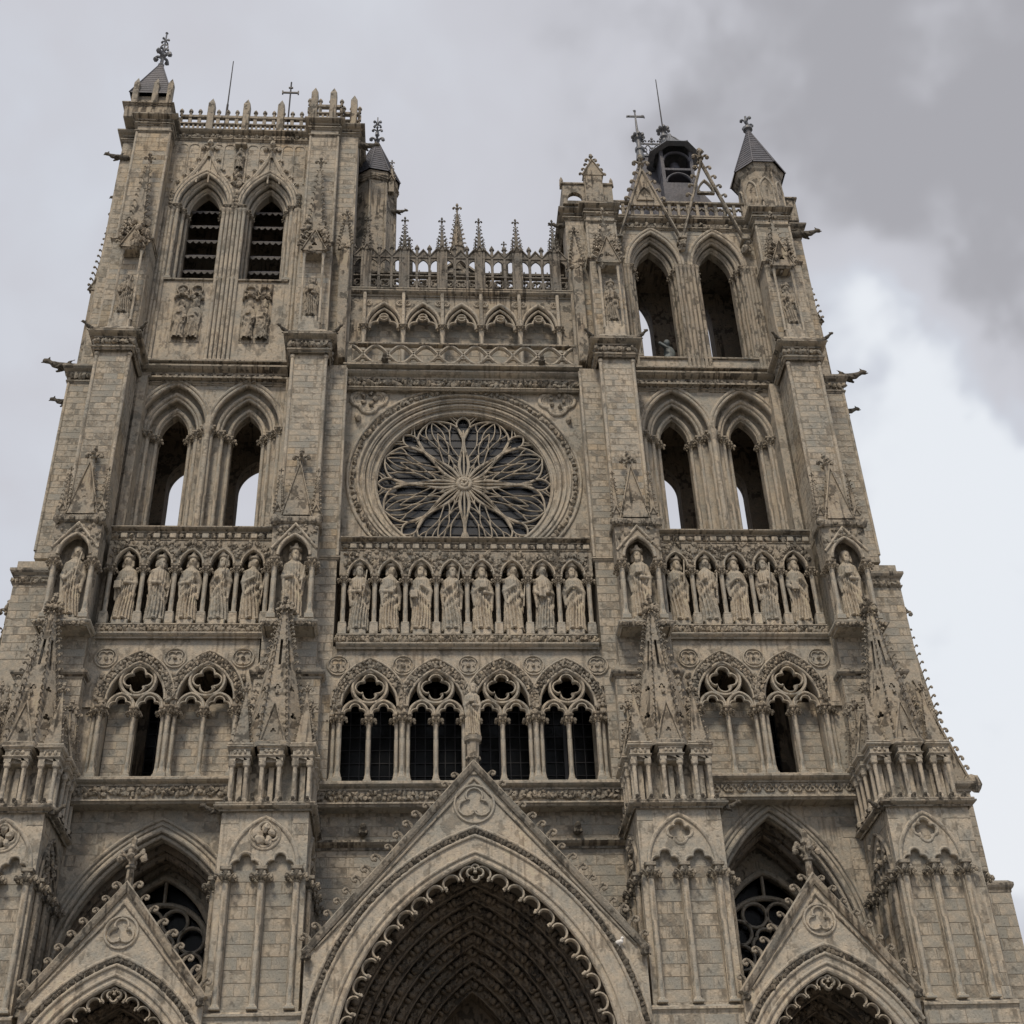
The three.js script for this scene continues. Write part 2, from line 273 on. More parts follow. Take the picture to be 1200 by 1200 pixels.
function finial(mb, x, y, z, s) {                   // stem, ring, four spread leaves and a bud
  mb.lathe(x, y, z, [[.1 * s, -.2 * s], [.09 * s, .35 * s], [.2 * s, .42 * s], [.2 * s, .5 * s], [.08 * s, .58 * s], [.08 * s, .9 * s], [.17 * s, 1.02 * s], [.12 * s, 1.2 * s], [0, 1.36 * s]], 8);
  for (let k = 0; k < 4; k++) { mb.geo(BUD, mat4(x, y + .5 * s, z, k * Math.PI / 2, .52 * s)); } mb.geo(LUMP0[0], mat4(x, y + 1.2 * s, z, 0, .15 * s));
}
function spire(mb, x, y, z, r, h, sides, rows, cs, ph = 0, fin = 1) {
  mb.lathe(x, y, z, [[r, 0], [r * .06, h]], sides, ph); const n = rows;
  for (let k = 0; k < sides; k++) { const a = ph + k / sides * 6.28318531; for (let i = 0; i < n; i++) { const t = (i + .4) / n * .93, q = r * (1 - t * .94); bud(mb, x + q * Math.cos(a), y + h * t, z + q * Math.sin(a), a, cs * (1 - t * .35)); } }
  if (fin) finial(mb, x, y + h * .97, z, fin * .8);
}
function gablet(mb, x, y, z, w, h, d, hole = true) {// little triangular gable facing +Z with a coping
  mb.tone(.1); const s = shapeOf([[x - w / 2, y], [x + w / 2, y], [x, y + h]]); if (hole) s.holes.push(pathOf(foil(x, y + h * .3, w * .13, 3, Math.PI / 2, 5)));
  mb.extrude(s, z - d, d); mb.sweep([[x - w / 2 - .03, y, z], [x, y + h + .04, z], [x + w / 2 + .03, y, z]], NZ, ribProf(.05, .07));
}
function pinnacle(mb, x, y, z, w, hb, hs, rows = 4, cs = .16, fin = .5) {
  mb.tone(.15); mb.box(x - w / 2, x + w / 2, y, y + hb, z - w / 2, z + w / 2, w * .08);
  cornice(mb, [[x - w / 2, z - w / 2], [x - w / 2, z + w / 2], [x + w / 2, z + w / 2], [x + w / 2, z - w / 2]], y + hb - w * .25, scaled(STRING, w * .6));
  gablet(mb, x, y + hb - w * .1, z + w / 2 + .03, w * .9, w * 1.1, w * .5, false);
  spire(mb, x, y + hb, z, w * .62, hs, 4, rows, cs, Math.PI / 4, fin);
}
// columns: shaft mesh with base and capital as children
const colCache = new Map();
function column(parent, x, y0, z, r, h, mat = M.pale, capH = .42, baseH = .3) {
  const key = [r, h.toFixed(2), capH, baseH].join(); let g = colCache.get(key);
  if (!g) {
    const s = new MB(); s.lathe(0, 0, 0, [[r, baseH * .9], [r, h - capH]], 12);
    const c = new MB(), k = r * 1.75; c.lathe(0, h - capH, 0, [[r, 0], [r * 1.25, .02], [r * 1.25, .07], [r * 1.02, .09], [r * 1.08, capH * .45], [k, capH * .78]], 12); c.box(-k * 1.08, k * 1.08, h - capH * .24, h, -k * 1.08, k * 1.08, .02);
    for (let i = 0; i < 8; i++) { const a = (i + .5) / 8 * 6.2832; c.geo(BUD, mat4(Math.cos(a) * r * 1.02, h - capH * .72, Math.sin(a) * r * 1.02, -a, capH * .55)); }
    const b = new MB(); b.lathe(0, 0, 0, [[r * 1.5, baseH * .45], [r * 1.55, baseH * .55], [r * 1.3, baseH * .7], [r * 1.28, baseH * .8], [r, baseH]], 12); b.box(-r * 1.65, r * 1.65, 0, baseH * .47, -r * 1.65, r * 1.65, .015);
    g = [s.geometry(), c.geometry(), b.geometry()]; colCache.set(key, g);
  }
  const m = piece('column', g[0], mat, parent, [x, y0, z]); piece('capital', g[1], M.carved, m, [x, y0, z]); piece('base', g[2], mat, m, [x, y0, z]); return m;
}
// ashlar facing: every stone is a chamfered block proud of the wall core
const blocks = [];                                  // {host, thing, axis, sign, u, y, w, h, at}
function ashlar(th, host, axis, sign, at0, u0, u1, y0, y1, free = null, course = .42, seed = 1) {
  if (u0 > u1) [u0, u1] = [u1, u0];
  const q = rng(seed * 977 + Math.round((u0 + 40) * 13) + Math.round(y0 * 7)), rows = Math.max(1, Math.round((y1 - y0) / course)), ch = (y1 - y0) / rows;
  for (let j = 0; j < rows; j++) {
    let u = u0, first = true; while (u < u1 - .02) {
      let w = course * (1.5 + q() * 1.35); if (first && j % 2) w *= .55; first = false; if (u1 - u - w < course * .6) w = u1 - u;
      const y = y0 + j * ch; if (!free || free(u, y, u + w, y + ch)) blocks.push({ th, host, axis, sign, at: at0, u: u + w / 2, y: y + ch / 2, w, h: ch, v: Math.floor(q() * 4), d: q() }); { const e = blocks[blocks.length - 1]; if (e && e.u === u + w / 2) { const f = fbm(e.u * .3 + seed, e.y * .22, 3.3 + (axis === 'z' ? 0 : 5), 3) + (q() - .5) * .2; e.v = f < .4 ? 3 : f < .5 ? 1 : f < .6 ? 0 : 2; e.f = f; } } u += w;
    }
  }
}
const overlaps = (tests) => (a, b, c, d) => { for (let i = 0; i <= 4; i++) for (let j = 0; j <= 3; j++) { const x = a + (c - a) * i / 4, y = b + (d - b) * j / 3; for (const t of tests) if (t(x, y)) return false; } return true; };
const inArch = (cx, y0, ys, hw, rise) => (x, y) => y > y0 && y < ys + rise && Math.abs(x - cx) < archHalf(y, ys, hw, rise);
const inCirc = (cx, cy, r) => (x, y) => (x - cx) ** 2 + (y - cy) ** 2 < r * r;
function blockForm(v) { const b = new MB(), e = .5, k = .486, j = .47; b.t = 1; const z1 = 1, F = [[-k, -j, z1], [k, -j, z1], [k, j, z1], [-k, j, z1]], O = [[-e * .99, -e * .98, 0], [e * .99, -e * .98, 0], [e * .985, e * .97, 0], [-e * .985, e * .97, 0]]; b.quad(...F); for (let i = 0; i < 4; i++) b.quad(O[i], O[(i + 1) % 4], F[(i + 1) % 4], F[i]); const g = b.geometry(), u = g.attributes.uv; for (let i = 0; i < u.count; i++) u.setXY(i, u.getX(i) * .8 + v * .23, u.getY(i) * .4 + v * .37); return g; }
const BLOCKS = [0, 1, 2, 3, 4, 5, 6].map(blockForm);
function finishBlocks() {
  const by = new Map(); for (const b of blocks) { if (!by.has(b.th)) by.set(b.th, []); by.get(b.th).push(b); }
  const cp = camera.position;
  for (const [th, list] of by) {
    const world = b => b.axis === 'z' ? [b.u, b.y, b.at] : [b.at, b.y, b.u];
    list.forEach(b => { const w = world(b); const d = Math.hypot(w[0] - cp.x, w[1] - cp.y, w[2] - cp.z); b.s = b.w * b.h / (d * d) * (b.axis === 'z' ? 1 : .3) * (b.y < 14.5 ? .05 : 1); }); list.sort((a, b) => b.s - a.s);
    const rest = new MB();
    list.forEach((b, i) => {
      const w = world(b), rot = b.axis === 'z' ? 0 : b.sign * Math.PI / 2, dep = .012 + b.d * .008, g = BLOCKS[(i * 5 + b.v) % 7];
      if (i < 260) piece('stone_block', g, M.block[b.v], b.host, w, rot, [b.w, b.h, dep]);
      else { rest.t = Math.min(1.03, .84 + .3 * b.f) * (.97 + b.d * .05); { const rust = sstep(.58, .75, fbm(b.u * .5 + 7, b.y * .45, 8.1, 3)); rest.hue = [1 - .07 * rust, 1 - .17 * rust]; } rest.geo(g, new THREE.Matrix4().compose(new V3(...w), new THREE.Quaternion().setFromAxisAngle(new V3(0, 1, 0), rot), new V3(b.w, b.h, dep))); }
    });
    if (rest.p.length) rest.build('stone_blocks', M.block[0], th, { kind: 'stuff' });
  }
}
// iso-surface of a distance field (surface nets)
function isoSurface(f, lo, hi, cell) {
  const nx = Math.ceil((hi[0] - lo[0]) / cell) + 1, ny = Math.ceil((hi[1] - lo[1]) / cell) + 1, nz = Math.ceil((hi[2] - lo[2]) / cell) + 1, F = new Float32Array(nx * ny * nz), id = (i, j, k) => (k * ny + j) * nx + i;
  for (let k = 0; k < nz; k++) for (let j = 0; j < ny; j++) for (let i = 0; i < nx; i++) F[id(i, j, k)] = f(lo[0] + i * cell, lo[1] + j * cell, lo[2] + k * cell);
  const vi = new Int32Array(nx * ny * nz).fill(-1), P = [], E = []; for (let a = 0; a < 8; a++) for (let b = a + 1; b < 8; b++) { const x = a ^ b; if (x === 1 || x === 2 || x === 4) E.push([a, b]); }
  for (let k = 0; k < nz - 1; k++) for (let j = 0; j < ny - 1; j++) for (let i = 0; i < nx - 1; i++) {
    const v = []; let neg = 0; for (let c = 0; c < 8; c++) { const q = F[id(i + (c & 1), j + ((c >> 1) & 1), k + (c >> 2))]; v.push(q); if (q < 0) neg++; } if (!neg || neg === 8) continue;
    let x = 0, y = 0, z = 0, n = 0; for (const [a, b] of E) if ((v[a] < 0) !== (v[b] < 0)) { const t = v[a] / (v[a] - v[b]); x += (a & 1) + t * ((b & 1) - (a & 1)); y += ((a >> 1) & 1) + t * (((b >> 1) & 1) - ((a >> 1) & 1)); z += (a >> 2) + t * ((b >> 2) - (a >> 2)); n++; }
    vi[id(i, j, k)] = P.length / 3; P.push(lo[0] + (i + x / n) * cell, lo[1] + (j + y / n) * cell, lo[2] + (k + z / n) * cell);
  }
  const I = []; const q4 = (a, b, c, d, fl) => { if (a < 0 || b < 0 || c < 0 || d < 0) return; fl ? I.push(a, c, b, a, d, c) : I.push(a, b, c, a, c, d); };
  for (let k = 1; k < nz - 1; k++) for (let j = 1; j < ny - 1; j++) for (let i = 1; i < nx - 1; i++) {
    const s = F[id(i, j, k)] < 0;
    if (s !== F[id(i + 1, j, k)] < 0) q4(vi[id(i, j - 1, k - 1)], vi[id(i, j, k - 1)], vi[id(i, j, k)], vi[id(i, j - 1, k)], !s);
    if (s !== F[id(i, j + 1, k)] < 0) q4(vi[id(i - 1, j, k - 1)], vi[id(i - 1, j, k)], vi[id(i, j, k)], vi[id(i, j, k - 1)], !s);
    if (s !== F[id(i, j, k + 1)] < 0) q4(vi[id(i - 1, j - 1, k)], vi[id(i, j - 1, k)], vi[id(i, j, k)], vi[id(i - 1, j, k)], !s);
  }
  let vote = 0; for (let t = 0; t < I.length; t += 300) { const v = [0, 1, 2].map(q => new V3(P[I[t + q] * 3], P[I[t + q] * 3 + 1], P[I[t + q] * 3 + 2])), nn = v[1].clone().sub(v[0]).cross(v[2].clone().sub(v[0])).normalize().multiplyScalar(cell), m = v[0].add(v[1]).add(v[2]).divideScalar(3); vote += f(m.x + nn.x, m.y + nn.y, m.z + nn.z) > f(m.x - nn.x, m.y - nn.y, m.z - nn.z) ? 1 : -1; }
  if (vote < 0) for (let t = 0; t < I.length; t += 3) [I[t], I[t + 1]] = [I[t + 1], I[t]];
  const g = new THREE.BufferGeometry(); g.setAttribute('position', new THREE.Float32BufferAttribute(P, 3)); g.setIndex(I); g.computeVertexNormals();
  const n = P.length / 3, U = new Float32Array(n * 2), C = new Float32Array(n * 3).fill(1); for (let i = 0; i < n; i++) { U[i * 2] = (P[i * 3] + P[i * 3 + 2] * .7) / TILE * 1.6; U[i * 2 + 1] = P[i * 3 + 1] / TILE * 1.6; } g.setAttribute('uv', new THREE.BufferAttribute(U, 2)); g.setAttribute('color', new THREE.BufferAttribute(C, 3)); return g;
}

/* ---------------- statue forms ---------------- */
const smin = (a, b, k) => { const h = Math.max(k - Math.abs(a - b), 0) / k; return Math.min(a, b) - h * h * k * .25; };
function cap(x, y, z, a, b, r0, r1) { const bx = b[0] - a[0], by = b[1] - a[1], bz = b[2] - a[2], px = x - a[0], py = y - a[1], pz = z - a[2]; const t = Math.max(0, Math.min(1, (px * bx + py * by + pz * bz) / (bx * bx + by * by + bz * bz))); return Math.hypot(px - bx * t, py - by * t, pz - bz * t) - (r0 + (r1 - r0) * t); }
const ell = (x, y, z, cx, cy, cz, a, b, c) => { const X = (x - cx) / a, Y = (y - cy) / b, Z = (z - cz) / c, l = Math.hypot(X, Y, Z); return (l - 1) * Math.min(a, b, c); };
const lerpT = (tab, y) => { for (let i = 0; i < tab.length - 1; i++) if (y <= tab[i + 1][0]) { const t = Math.max(0, (y - tab[i][0]) / (tab[i + 1][0] - tab[i][0])); return [tab[i][1] + (tab[i + 1][1] - tab[i][1]) * t, tab[i][2] + (tab[i + 1][2] - tab[i][2]) * t]; } const e = tab[tab.length - 1]; return [e[1], e[2]]; };
const ROBE = [[0, .4, .33], [.3, .375, .31], [1.0, .34, .28], [1.7, .305, .245], [2.05, .31, .24], [2.45, .36, .25], [2.66, .36, .23], [2.8, .27, .19], [2.92, .12, .13]];
function statueForm(o) {
  const q = rng(o.seed), ph = q() * 6, kf = 7 + Math.floor(q() * 3), sway = (q() - .5) * .1, tilt = (q() - .5) * .09, diag = q() < .5 ? 1 : -1;
  const hand = { chest: [.08, 2.24, .36], high: [.2, 2.44, .36], low: [.3, 1.72, .36], belly: [.06, 1.92, .37] };
  const hl = hand[o.left].slice(), hr = hand[o.right].slice(); hl[0] *= 1; hr[0] *= -1;
  const f = (x, y, z) => {
    const sx = x - sway * Math.sin(y * 1.1);
    const [a, b] = lerpT(ROBE, y), th = Math.atan2(z / b, sx / a), low = 1 - sstep(1.2, 2.5, y);
    let d = (Math.hypot(sx / a, z / b) - 1) * Math.min(a, b) * .92;
    const w = Math.sin(th * kf + ph + y * .5 * diag + 1.3 * Math.sin(y * 1.7 + ph)); d -= (.074 * low + .018) * (Math.abs(w) * 1.7 - .9);
    if (z > 0) { d -= .04 * Math.sin((y * 1 + sx * 1.3 * diag) * 11 + ph) * sstep(1.0, 1.35, y) * (1 - sstep(2.05, 2.4, y)); }
    d = Math.max(d, -y, y - 2.95);
    d = smin(d, cap(x, y, z, [.31, 2.6, 0], [.43, 2.02, .04], .13, .115), .07); d = smin(d, cap(x, y, z, [-.31, 2.6, 0], [-.43, 2.02, .04], .13, .115), .07);
    d = smin(d, cap(x, y, z, [.43, 2.0, .06], hl, .11, .075), .04); d = smin(d, cap(x, y, z, [-.43, 2.0, .06], hr, .11, .075), .04);
    d = smin(d, cap(x, y, z, [.41, 2.0, .05], [.4, 1.3 - .3 * q0, .1], .11, .05), .04); d = smin(d, cap(x, y, z, [-.41, 2.0, .05], [-.39, 1.15 + .3 * q0, .1], .11, .05), .04);
    d = smin(d, ell(x, y, z, hl[0], hl[1], hl[2], .085, .1, .075), .02); d = smin(d, ell(x, y, z, hr[0], hr[1], hr[2], .085, .1, .075), .02);
    if (o.hold === 'sceptre') d = smin(d, cap(x, y, z, [hl[0] + .02, hl[1] - .5, hl[2] + .06], [hl[0] + .16, hl[1] + .85, hl[2] - .02], .035, .04), .02);
    if (o.hold === 'book') d = Math.min(d, Math.max(Math.abs(x - hr[0] - .06) - .16, Math.abs(y - hr[1] - .06) - .2, Math.abs(z - hr[2] - .07) - .055));
    const hx = x - tilt * 1.2; // head
    d = smin(d, cap(hx, y, z, [0, 2.85, .02], [0, 3.05, .04], .13, .12), .06);
    let h = ell(hx, y, z, 0, 3.2, .06, .185, .26, .215);
    h = smin(h, ell(hx, y, z, 0, 3.17, -.04, .25, .25, .2), .04); h = smin(h, cap(hx, y, z, [.2, 3.2, 0], [.22, 2.96, .02], .08, .07), .04); h = smin(h, cap(hx, y, z, [-.2, 3.2, 0], [-.22, 2.96, .02], .08, .07), .04);
    h = smin(h, cap(hx, y, z, [0, 3.27, .24], [0, 3.16, .3], .02, .042), .025);
    h = Math.max(h, -ell(hx, y, z, .085, 3.235, .285, .055, .042, .06)); h = Math.max(h, -ell(hx, y, z, -.085, 3.235, .285, .055, .042, .06));
    h = Math.max(h, -cap(hx, y, z, [-.05, 3.09, .3], [.05, 3.09, .3], .018, .018));
    if (o.beard) h = smin(h, ell(hx, y, z, 0, 2.98, .2, .13, .2, .1) - .012 * Math.sin(hx * 60), .04);
    d = smin(d, h, .03);
    if (o.crown) { const rr = Math.hypot(hx, z - .01), an = Math.atan2(z, hx), top = 3.5 + .16 * Math.max(0, Math.cos(an * 4 + .3)) ** .7; d = Math.min(d, Math.max(Math.abs(rr - .235) - .045, y - top, 3.37 - y)); d = Math.min(d, ell(hx, y, z, 0, 3.4, 0, .22, .12, .22)); }
    else d = smin(d, ell(hx, y, z, 0, 3.33, .02, .23, .2, .23), .03);
    d = smin(d, ell(x, y, z, .17, .05, .36, .1, .09, .16), .04); d = smin(d, ell(x, y, z, -.17, .05, .36, .1, .09, .16), .04);
    return d;
  };
  const q0 = q(); return isoSurface(f, [-.82, -.06, -.5], [.82, 3.8, .62], o.cell || .03);
}
const POSES = [['chest', 'belly', 'sceptre', 1], ['high', 'belly', '', 0], ['chest', 'low', 'book', 1], ['high', 'chest', 'sceptre', 1], ['belly', 'chest', 'book', 1], ['low', 'chest', 'sceptre', 0], ['belly', 'low', 'book', 0], ['chest', 'chest', '', 1], ['low', 'belly', 'sceptre', 1]];
const KINGS = POSES.map((p, i) => statueForm({ seed: 31 + i * 7, left: p[0], right: p[1], hold: p[2], beard: p[3], crown: true }));
const SAINT = [statueForm({ seed: 401, left: 'belly', right: 'chest', hold: 'book', beard: 1, crown: false }), statueForm({ seed: 402, left: 'chest', right: 'low', hold: 'sceptre', beard: 0, crown: false })];
const SMALL = [statueForm({ seed: 501, left: 'chest', right: 'belly', hold: '', beard: 1, crown: true, cell: .08 }), statueForm({ seed: 502, left: 'low', right: 'chest', hold: 'book', beard: 0, crown: false, cell: .08 })];
// crouching seated figure (archivolts) and beasts
const SEATED = isoSurface((x, y, z) => { let d = ell(x, y, z, 0, .75, -.02, .3, .55, .24); d = smin(d, ell(x, y, z, 0, .32, .2, .36, .3, .34), .12); d = smin(d, ell(x, y, z, 0, 1.42, .05, .16, .2, .17), .06); d = smin(d, cap(x, y, z, [.3, 1.05, 0], [.1, .75, .34], .1, .08), .05); d = smin(d, cap(x, y, z, [-.3, 1.05, 0], [-.12, .8, .34], .1, .08), .05); return smin(d, ell(x, y, z, 0, 1.95, .05, .34, .2, .3) + .04 * Math.sin(x * 22) * Math.cos(z * 18), .02); }, [-.55, -.1, -.5], [.55, 2.3, .7], .1);
function slateCap(mb, x, y, z, r, h, sides, ph, ex = 1, ez = 1) { const n = Math.round(h / .28), p = []; for (let i = 0; i < n; i++) { const t0 = i / n, t1 = (i + 1) / n; p.push([r * (1 - t0 * .93) + .035, h * t0 - .02], [r * (1 - t1 * .93) + .0, h * t1]); } mb.lathe(x, y, z, p, sides, ph, ex, ez); for (let k = 0; k < sides; k++) { const a = ph + k / sides * 6.28318531, c = Math.cos(a), s = Math.sin(a); mb.sweep([[x + r * 1.03 * c, y, z + r * 1.03 * s], [x + r * .07 * c, y + h, z + r * .07 * s]], [-s, 0, c], rollProf(.035)); } }
const BEAST = isoSurface((x, y, z) => { // a gargoyle stretching out along +X
  let d = cap(x, y, z, [-.3, 0, 0], [.75, .06, 0], .22, .15); d = smin(d, cap(x, y, z, [.7, .06, 0], [1.05, .22, 0], .14, .1), .08); d = smin(d, ell(x, y, z, 1.15, .25, 0, .19, .13, .12), .05); d = smin(d, cap(x, y, z, [1.2, .2, 0], [1.38, .14, 0], .085, .05), .04); d = Math.max(d, -ell(x, y, z, 1.37, .18, 0, .1, .035, .09));
  for (const s of [-1, 1]) { d = smin(d, cap(x, y, z, [1.05, .33, s * .08], [.98, .46, s * .12], .05, .02), .03); d = smin(d, cap(x, y, z, [.35, -.05, s * .16], [.62, -.2, s * .17], .09, .06), .05); d = smin(d, cap(x, y, z, [.1, .15, s * .17], [-.2, .38, s * .2], .07, .02), .05); }
  return d - .012 * Math.sin(x * 24) * Math.sin(z * 30);
}, [-.6, -.35, -.4], [1.5, .6, .4], .055);
const CROUCH = isoSurface((x, y, z) => { let d = ell(x, y, z, 0, .26, 0, .26, .26, .3); d = smin(d, ell(x, y, z, 0, .45, .28, .17, .17, .18), .08); d = smin(d, cap(x, y, z, [.15, .2, .2], [.17, .03, .38], .08, .07), .05); d = smin(d, cap(x, y, z, [-.15, .2, .2], [-.17, .03, .38], .08, .07), .05); return d + .03 * Math.sin(x * 17 + 1) * Math.sin(y * 15) * Math.sin(z * 16); }, [-.45, -.1, -.45], [.45, .75, .6], .06);
function beast(parent, x, y, z, ang, s, name = 'gargoyle') { return piece(name, BEAST, M.crust, parent, [x, y, z], ang, s); }
const side = s => s < 0 ? 'louvred tower' : 'open-arched tower';
function setStatue(name, label, g, pos, turn, sc, group, mat = M.statue, cat = 'statue') { const m = new THREE.Mesh(g, mat); m.name = numbered(name); m.position.set(...pos); m.rotation.y = turn; Array.isArray(sc) ? m.scale.set(...sc) : m.scale.setScalar(sc); m.castShadow = m.receiveShadow = true; m.userData = { label, category: cat }; if (group) m.userData.group = group; scene.add(m); return m; }

/* ---------------- ground ---------------- */
{
  const mb = new MB(); mb.box(-900, 900, -.5, 0, -900, 900); const g = mb.build('ground', M.paving); g.userData.kind = 'structure';
}

/* ---------------- common storeys ---------------- */
// kings' gallery: floor slab, back wall, columns, trefoil canopies, carved cornice
function kingGallery(th, xs, y, s) {               // xs: column positions, y: top of floor slab
  const x0 = xs[0], x1 = xs[xs.length - 1], a = Math.min(x0, x1), b = Math.max(x0, x1), e = .22;
  const w = new MB(); w.box(a - e, b + e, y - 1.1, y + 5.1, -2.2, -1.5); w.build('gallery_wall', M.inner, th);  // dark inner stone here: shadow behind the kings deepened by colour
  const f = new MB(); f.box(a - e, b + e, y - .62, y, -1.5, 1.12, .03); cornice(f, [[a - e, 1.1], [b + e, 1.1]], y - .75, scaled(CORN, .75, .55)); cornice(f, [[a - e, 1.1], [b + e, 1.1]], y - .16, scaled(STRING, .8, .6)); f.build('gallery_floor', M.wall, th);
  const l = new MB(); leafRow(l, [[a - e, y - .32, 1.16], [b + e, y - .32, 1.16]], .14, .17, .5); leafRow(l, [[a - e, y - .2, 1.18], [b + e, y - .2, 1.18]], .1, .2, .5); l.build('leaf_frieze', M.carved, th, { kind: 'stuff' });
  for (const x of xs) { const p = new MB(); p.tone(.1); p.box(x - .19, x + .19, y, y + .55, .78, 1.16, .03); const m = p.build('pedestal', M.pale, th); column(th, x, y + .55, .97, .105, 2.55, M.pale, .42, .16); }
  const holes = []; const cut = [];
  for (let i = 0; i < xs.length - 1; i++) { const c = (xs[i] + xs[i + 1]) / 2, h = Math.abs(xs[i + 1] - xs[i]) / 2 - .16; const t = arch(c, y + 3.14, h, h * 1.5, 7); cut.push([c, h]); holes.push([...t, [c + h, y + 3.1], [c - h, y + 3.1]]); }
  // canopy plate built as a strip of arches open below
  const top = y + 4.42, pts = [[a - e, top], [a - e, y + 3.1]]; for (const h of holes.map((h, i) => [h, cut[i]]).sort((p, q) => p[1][0] - q[1][0])) { const n = h[0].slice(0, -2); pts.push([h[1][0] - h[1][1], y + 3.1], ...n, [h[1][0] + h[1][1], y + 3.1]); } pts.push([b + e, y + 3.1], [b + e, top]);
  const c = new MB(); c.extrude(shapeOf(pts), .6, .46, 4); c.build('canopy', M.aged, th);
  for (const [cx, h] of cut) {
    const m = new MB(); m.sweep(at(arch(cx, y + 3.14, h, h * 1.5, 8), 1.06), NZ, ribProf(.055, .09)); m.build('canopy_arch', M.pale, th);
    const g = new MB(); const hw = h + .14; for (const q of [-1, 1]) leafRow(g, [[cx + q * hw, y + 3.62, 1.09], [cx + q * .12, y + 4.34, 1.09]], .115, .13, .8);
    for (let k = 0; k < 9; k++) leaf(g, cx - hw + R() * 2 * hw, y + 4.05 + R() * .33, 1.07, .09 + R() * .05, true); for (const q of [-1, 1]) for (let k = 0; k < 6; k++) leaf(g, cx + q * (hw - .02 - R() * .18), y + 3.3 + R() * .75, 1.08, .09, true);
    g.build('carved_foliage', M.carved, th, { kind: 'stuff' });
  }
  const k = new MB(); k.box(a - e, b + e, top, top + .6, -1.5, .96); cornice(k, [[a - e, .96], [b + e, .96]], top - .02, scaled(STRING, .9, .35)); cornice(k, [[a - e, .96], [b + e, .96]], top + .46, scaled(CORN, 1.1, .5)); k.box(a - e, b + e, top + .6, top + .74, -1.5, 1.2, .03); k.build('gallery_cornice', M.aged, th);
  const n = Math.round((b - a) / .36); for (let i = 0; i <= n; i += 1) { const x = a + (b - a) * i / n; if (i % 2) { const d = new MB(); d.tone(.2); d.box(x - .15, x + .15, top + .13, top + .4, .96, 1.12, .03); d.build('dentil', M.pale, th); } }
  const lf = new MB(); for (let i = 0; i <= n; i += 2) { const x = a + (b - a) * i / n; leaf(lf, x, top + .28, 1.02, .16, true); leaf(lf, x + .06, top + .2, 1.06, .1, true); } lf.build('leaf_bosses', M.carved, th, { kind: 'stuff' });
}
// one bay of the traceried arcade: two lancets and a quatrefoil roundel under a leaf-banded arch
function arcadeBay(th, cx, yb, yc, hw, back) {
  const z = 1.0, m = new MB(), lw = hw * .5, ry = yc + 1.3, rr = .74; m.tone(.08);
  m.sweep(at(circle(cx, ry, rr, 30), z - .12), NZ, ribProf(.085, .13), true); m.sweep(at(foil(cx, ry, rr * .83, 4, Math.PI / 4 * 0), z - .1), NZ, ribProf(.05, .1), true);
  for (const q of [-1, 1]) { m.sweep(at(arch(cx + q * lw, yc, lw - .05, lw * 1.12, 9), z - .12), NZ, ribProf(.08, .13)); m.sweep(at(trefoil(cx + q * lw, yc - .04, lw * .78), z - .1), NZ, ribProf(.045, .09)); }
  m.build('tracery', M.pale, th);
  column(th, cx, yb, z - .12, .105, yc - yb, M.pale, .46, .5);
  const o = new MB(); o.sweep(at(arch(cx, yc + .35, hw + .02, hw * 1.5, 14), z + .02), NZ, rollProf(.06)); o.sweep(at(arch(cx, yc + .35, hw + .42, hw * 1.5 + .52, 14), z + .05), NZ, rollProf(.05, .07)); o.build('arch_moulding', M.pale, th);
  const l = new MB(); for (const [e, st] of [[.14, .16], [.29, .17]]) leafRow(l, at(arch(cx, yc + .35, hw + e, hw * 1.5 + e * 1.2, 16), z + .05), .115, st, .5, true); l.build('leaf_band', M.carved, th, { kind: 'stuff' });
}
function clusterPier(th, x, yb, yc, z = .95, one = 0) { // three shafts side by side
  for (const d of one ? [0, one * .24] : [-.24, 0, .24]) column(th, x + d, yb, z + (d ? -.08 : .08), d ? .095 : .12, yc - yb, M.pale, .46, .55);
}
function roundel(th, x, y, z, r, n = 4) { const m = new MB(); m.sweep(at(circle(x, y, r, 22), z), NZ, ribProf(.05, .07), true); m.sweep(at(foil(x, y, r * .8, n, n === 3 ? Math.PI / 2 : Math.PI / 4), z), NZ, ribProf(.035, .055), true); const b = m.build('roundel', M.wall, th); const l = new MB(); leaf(l, x, y, z + .02, r * .22); l.build('boss', M.carved, b); return b; }
const glassGrid = (mb, x0, x1, y0, y1, z, nx, ny) => { for (let i = 0; i <= nx; i++) { const x = x0 + (x1 - x0) * i / nx; mb.box(x - .015, x + .015, y0, y1, z - .02, z + .02); } for (let j = 0; j <= ny; j++) { const y = y0 + (y1 - y0) * j / ny; mb.box(x0, x1, y - .015, y + .015, z - .015, z + .015); } };

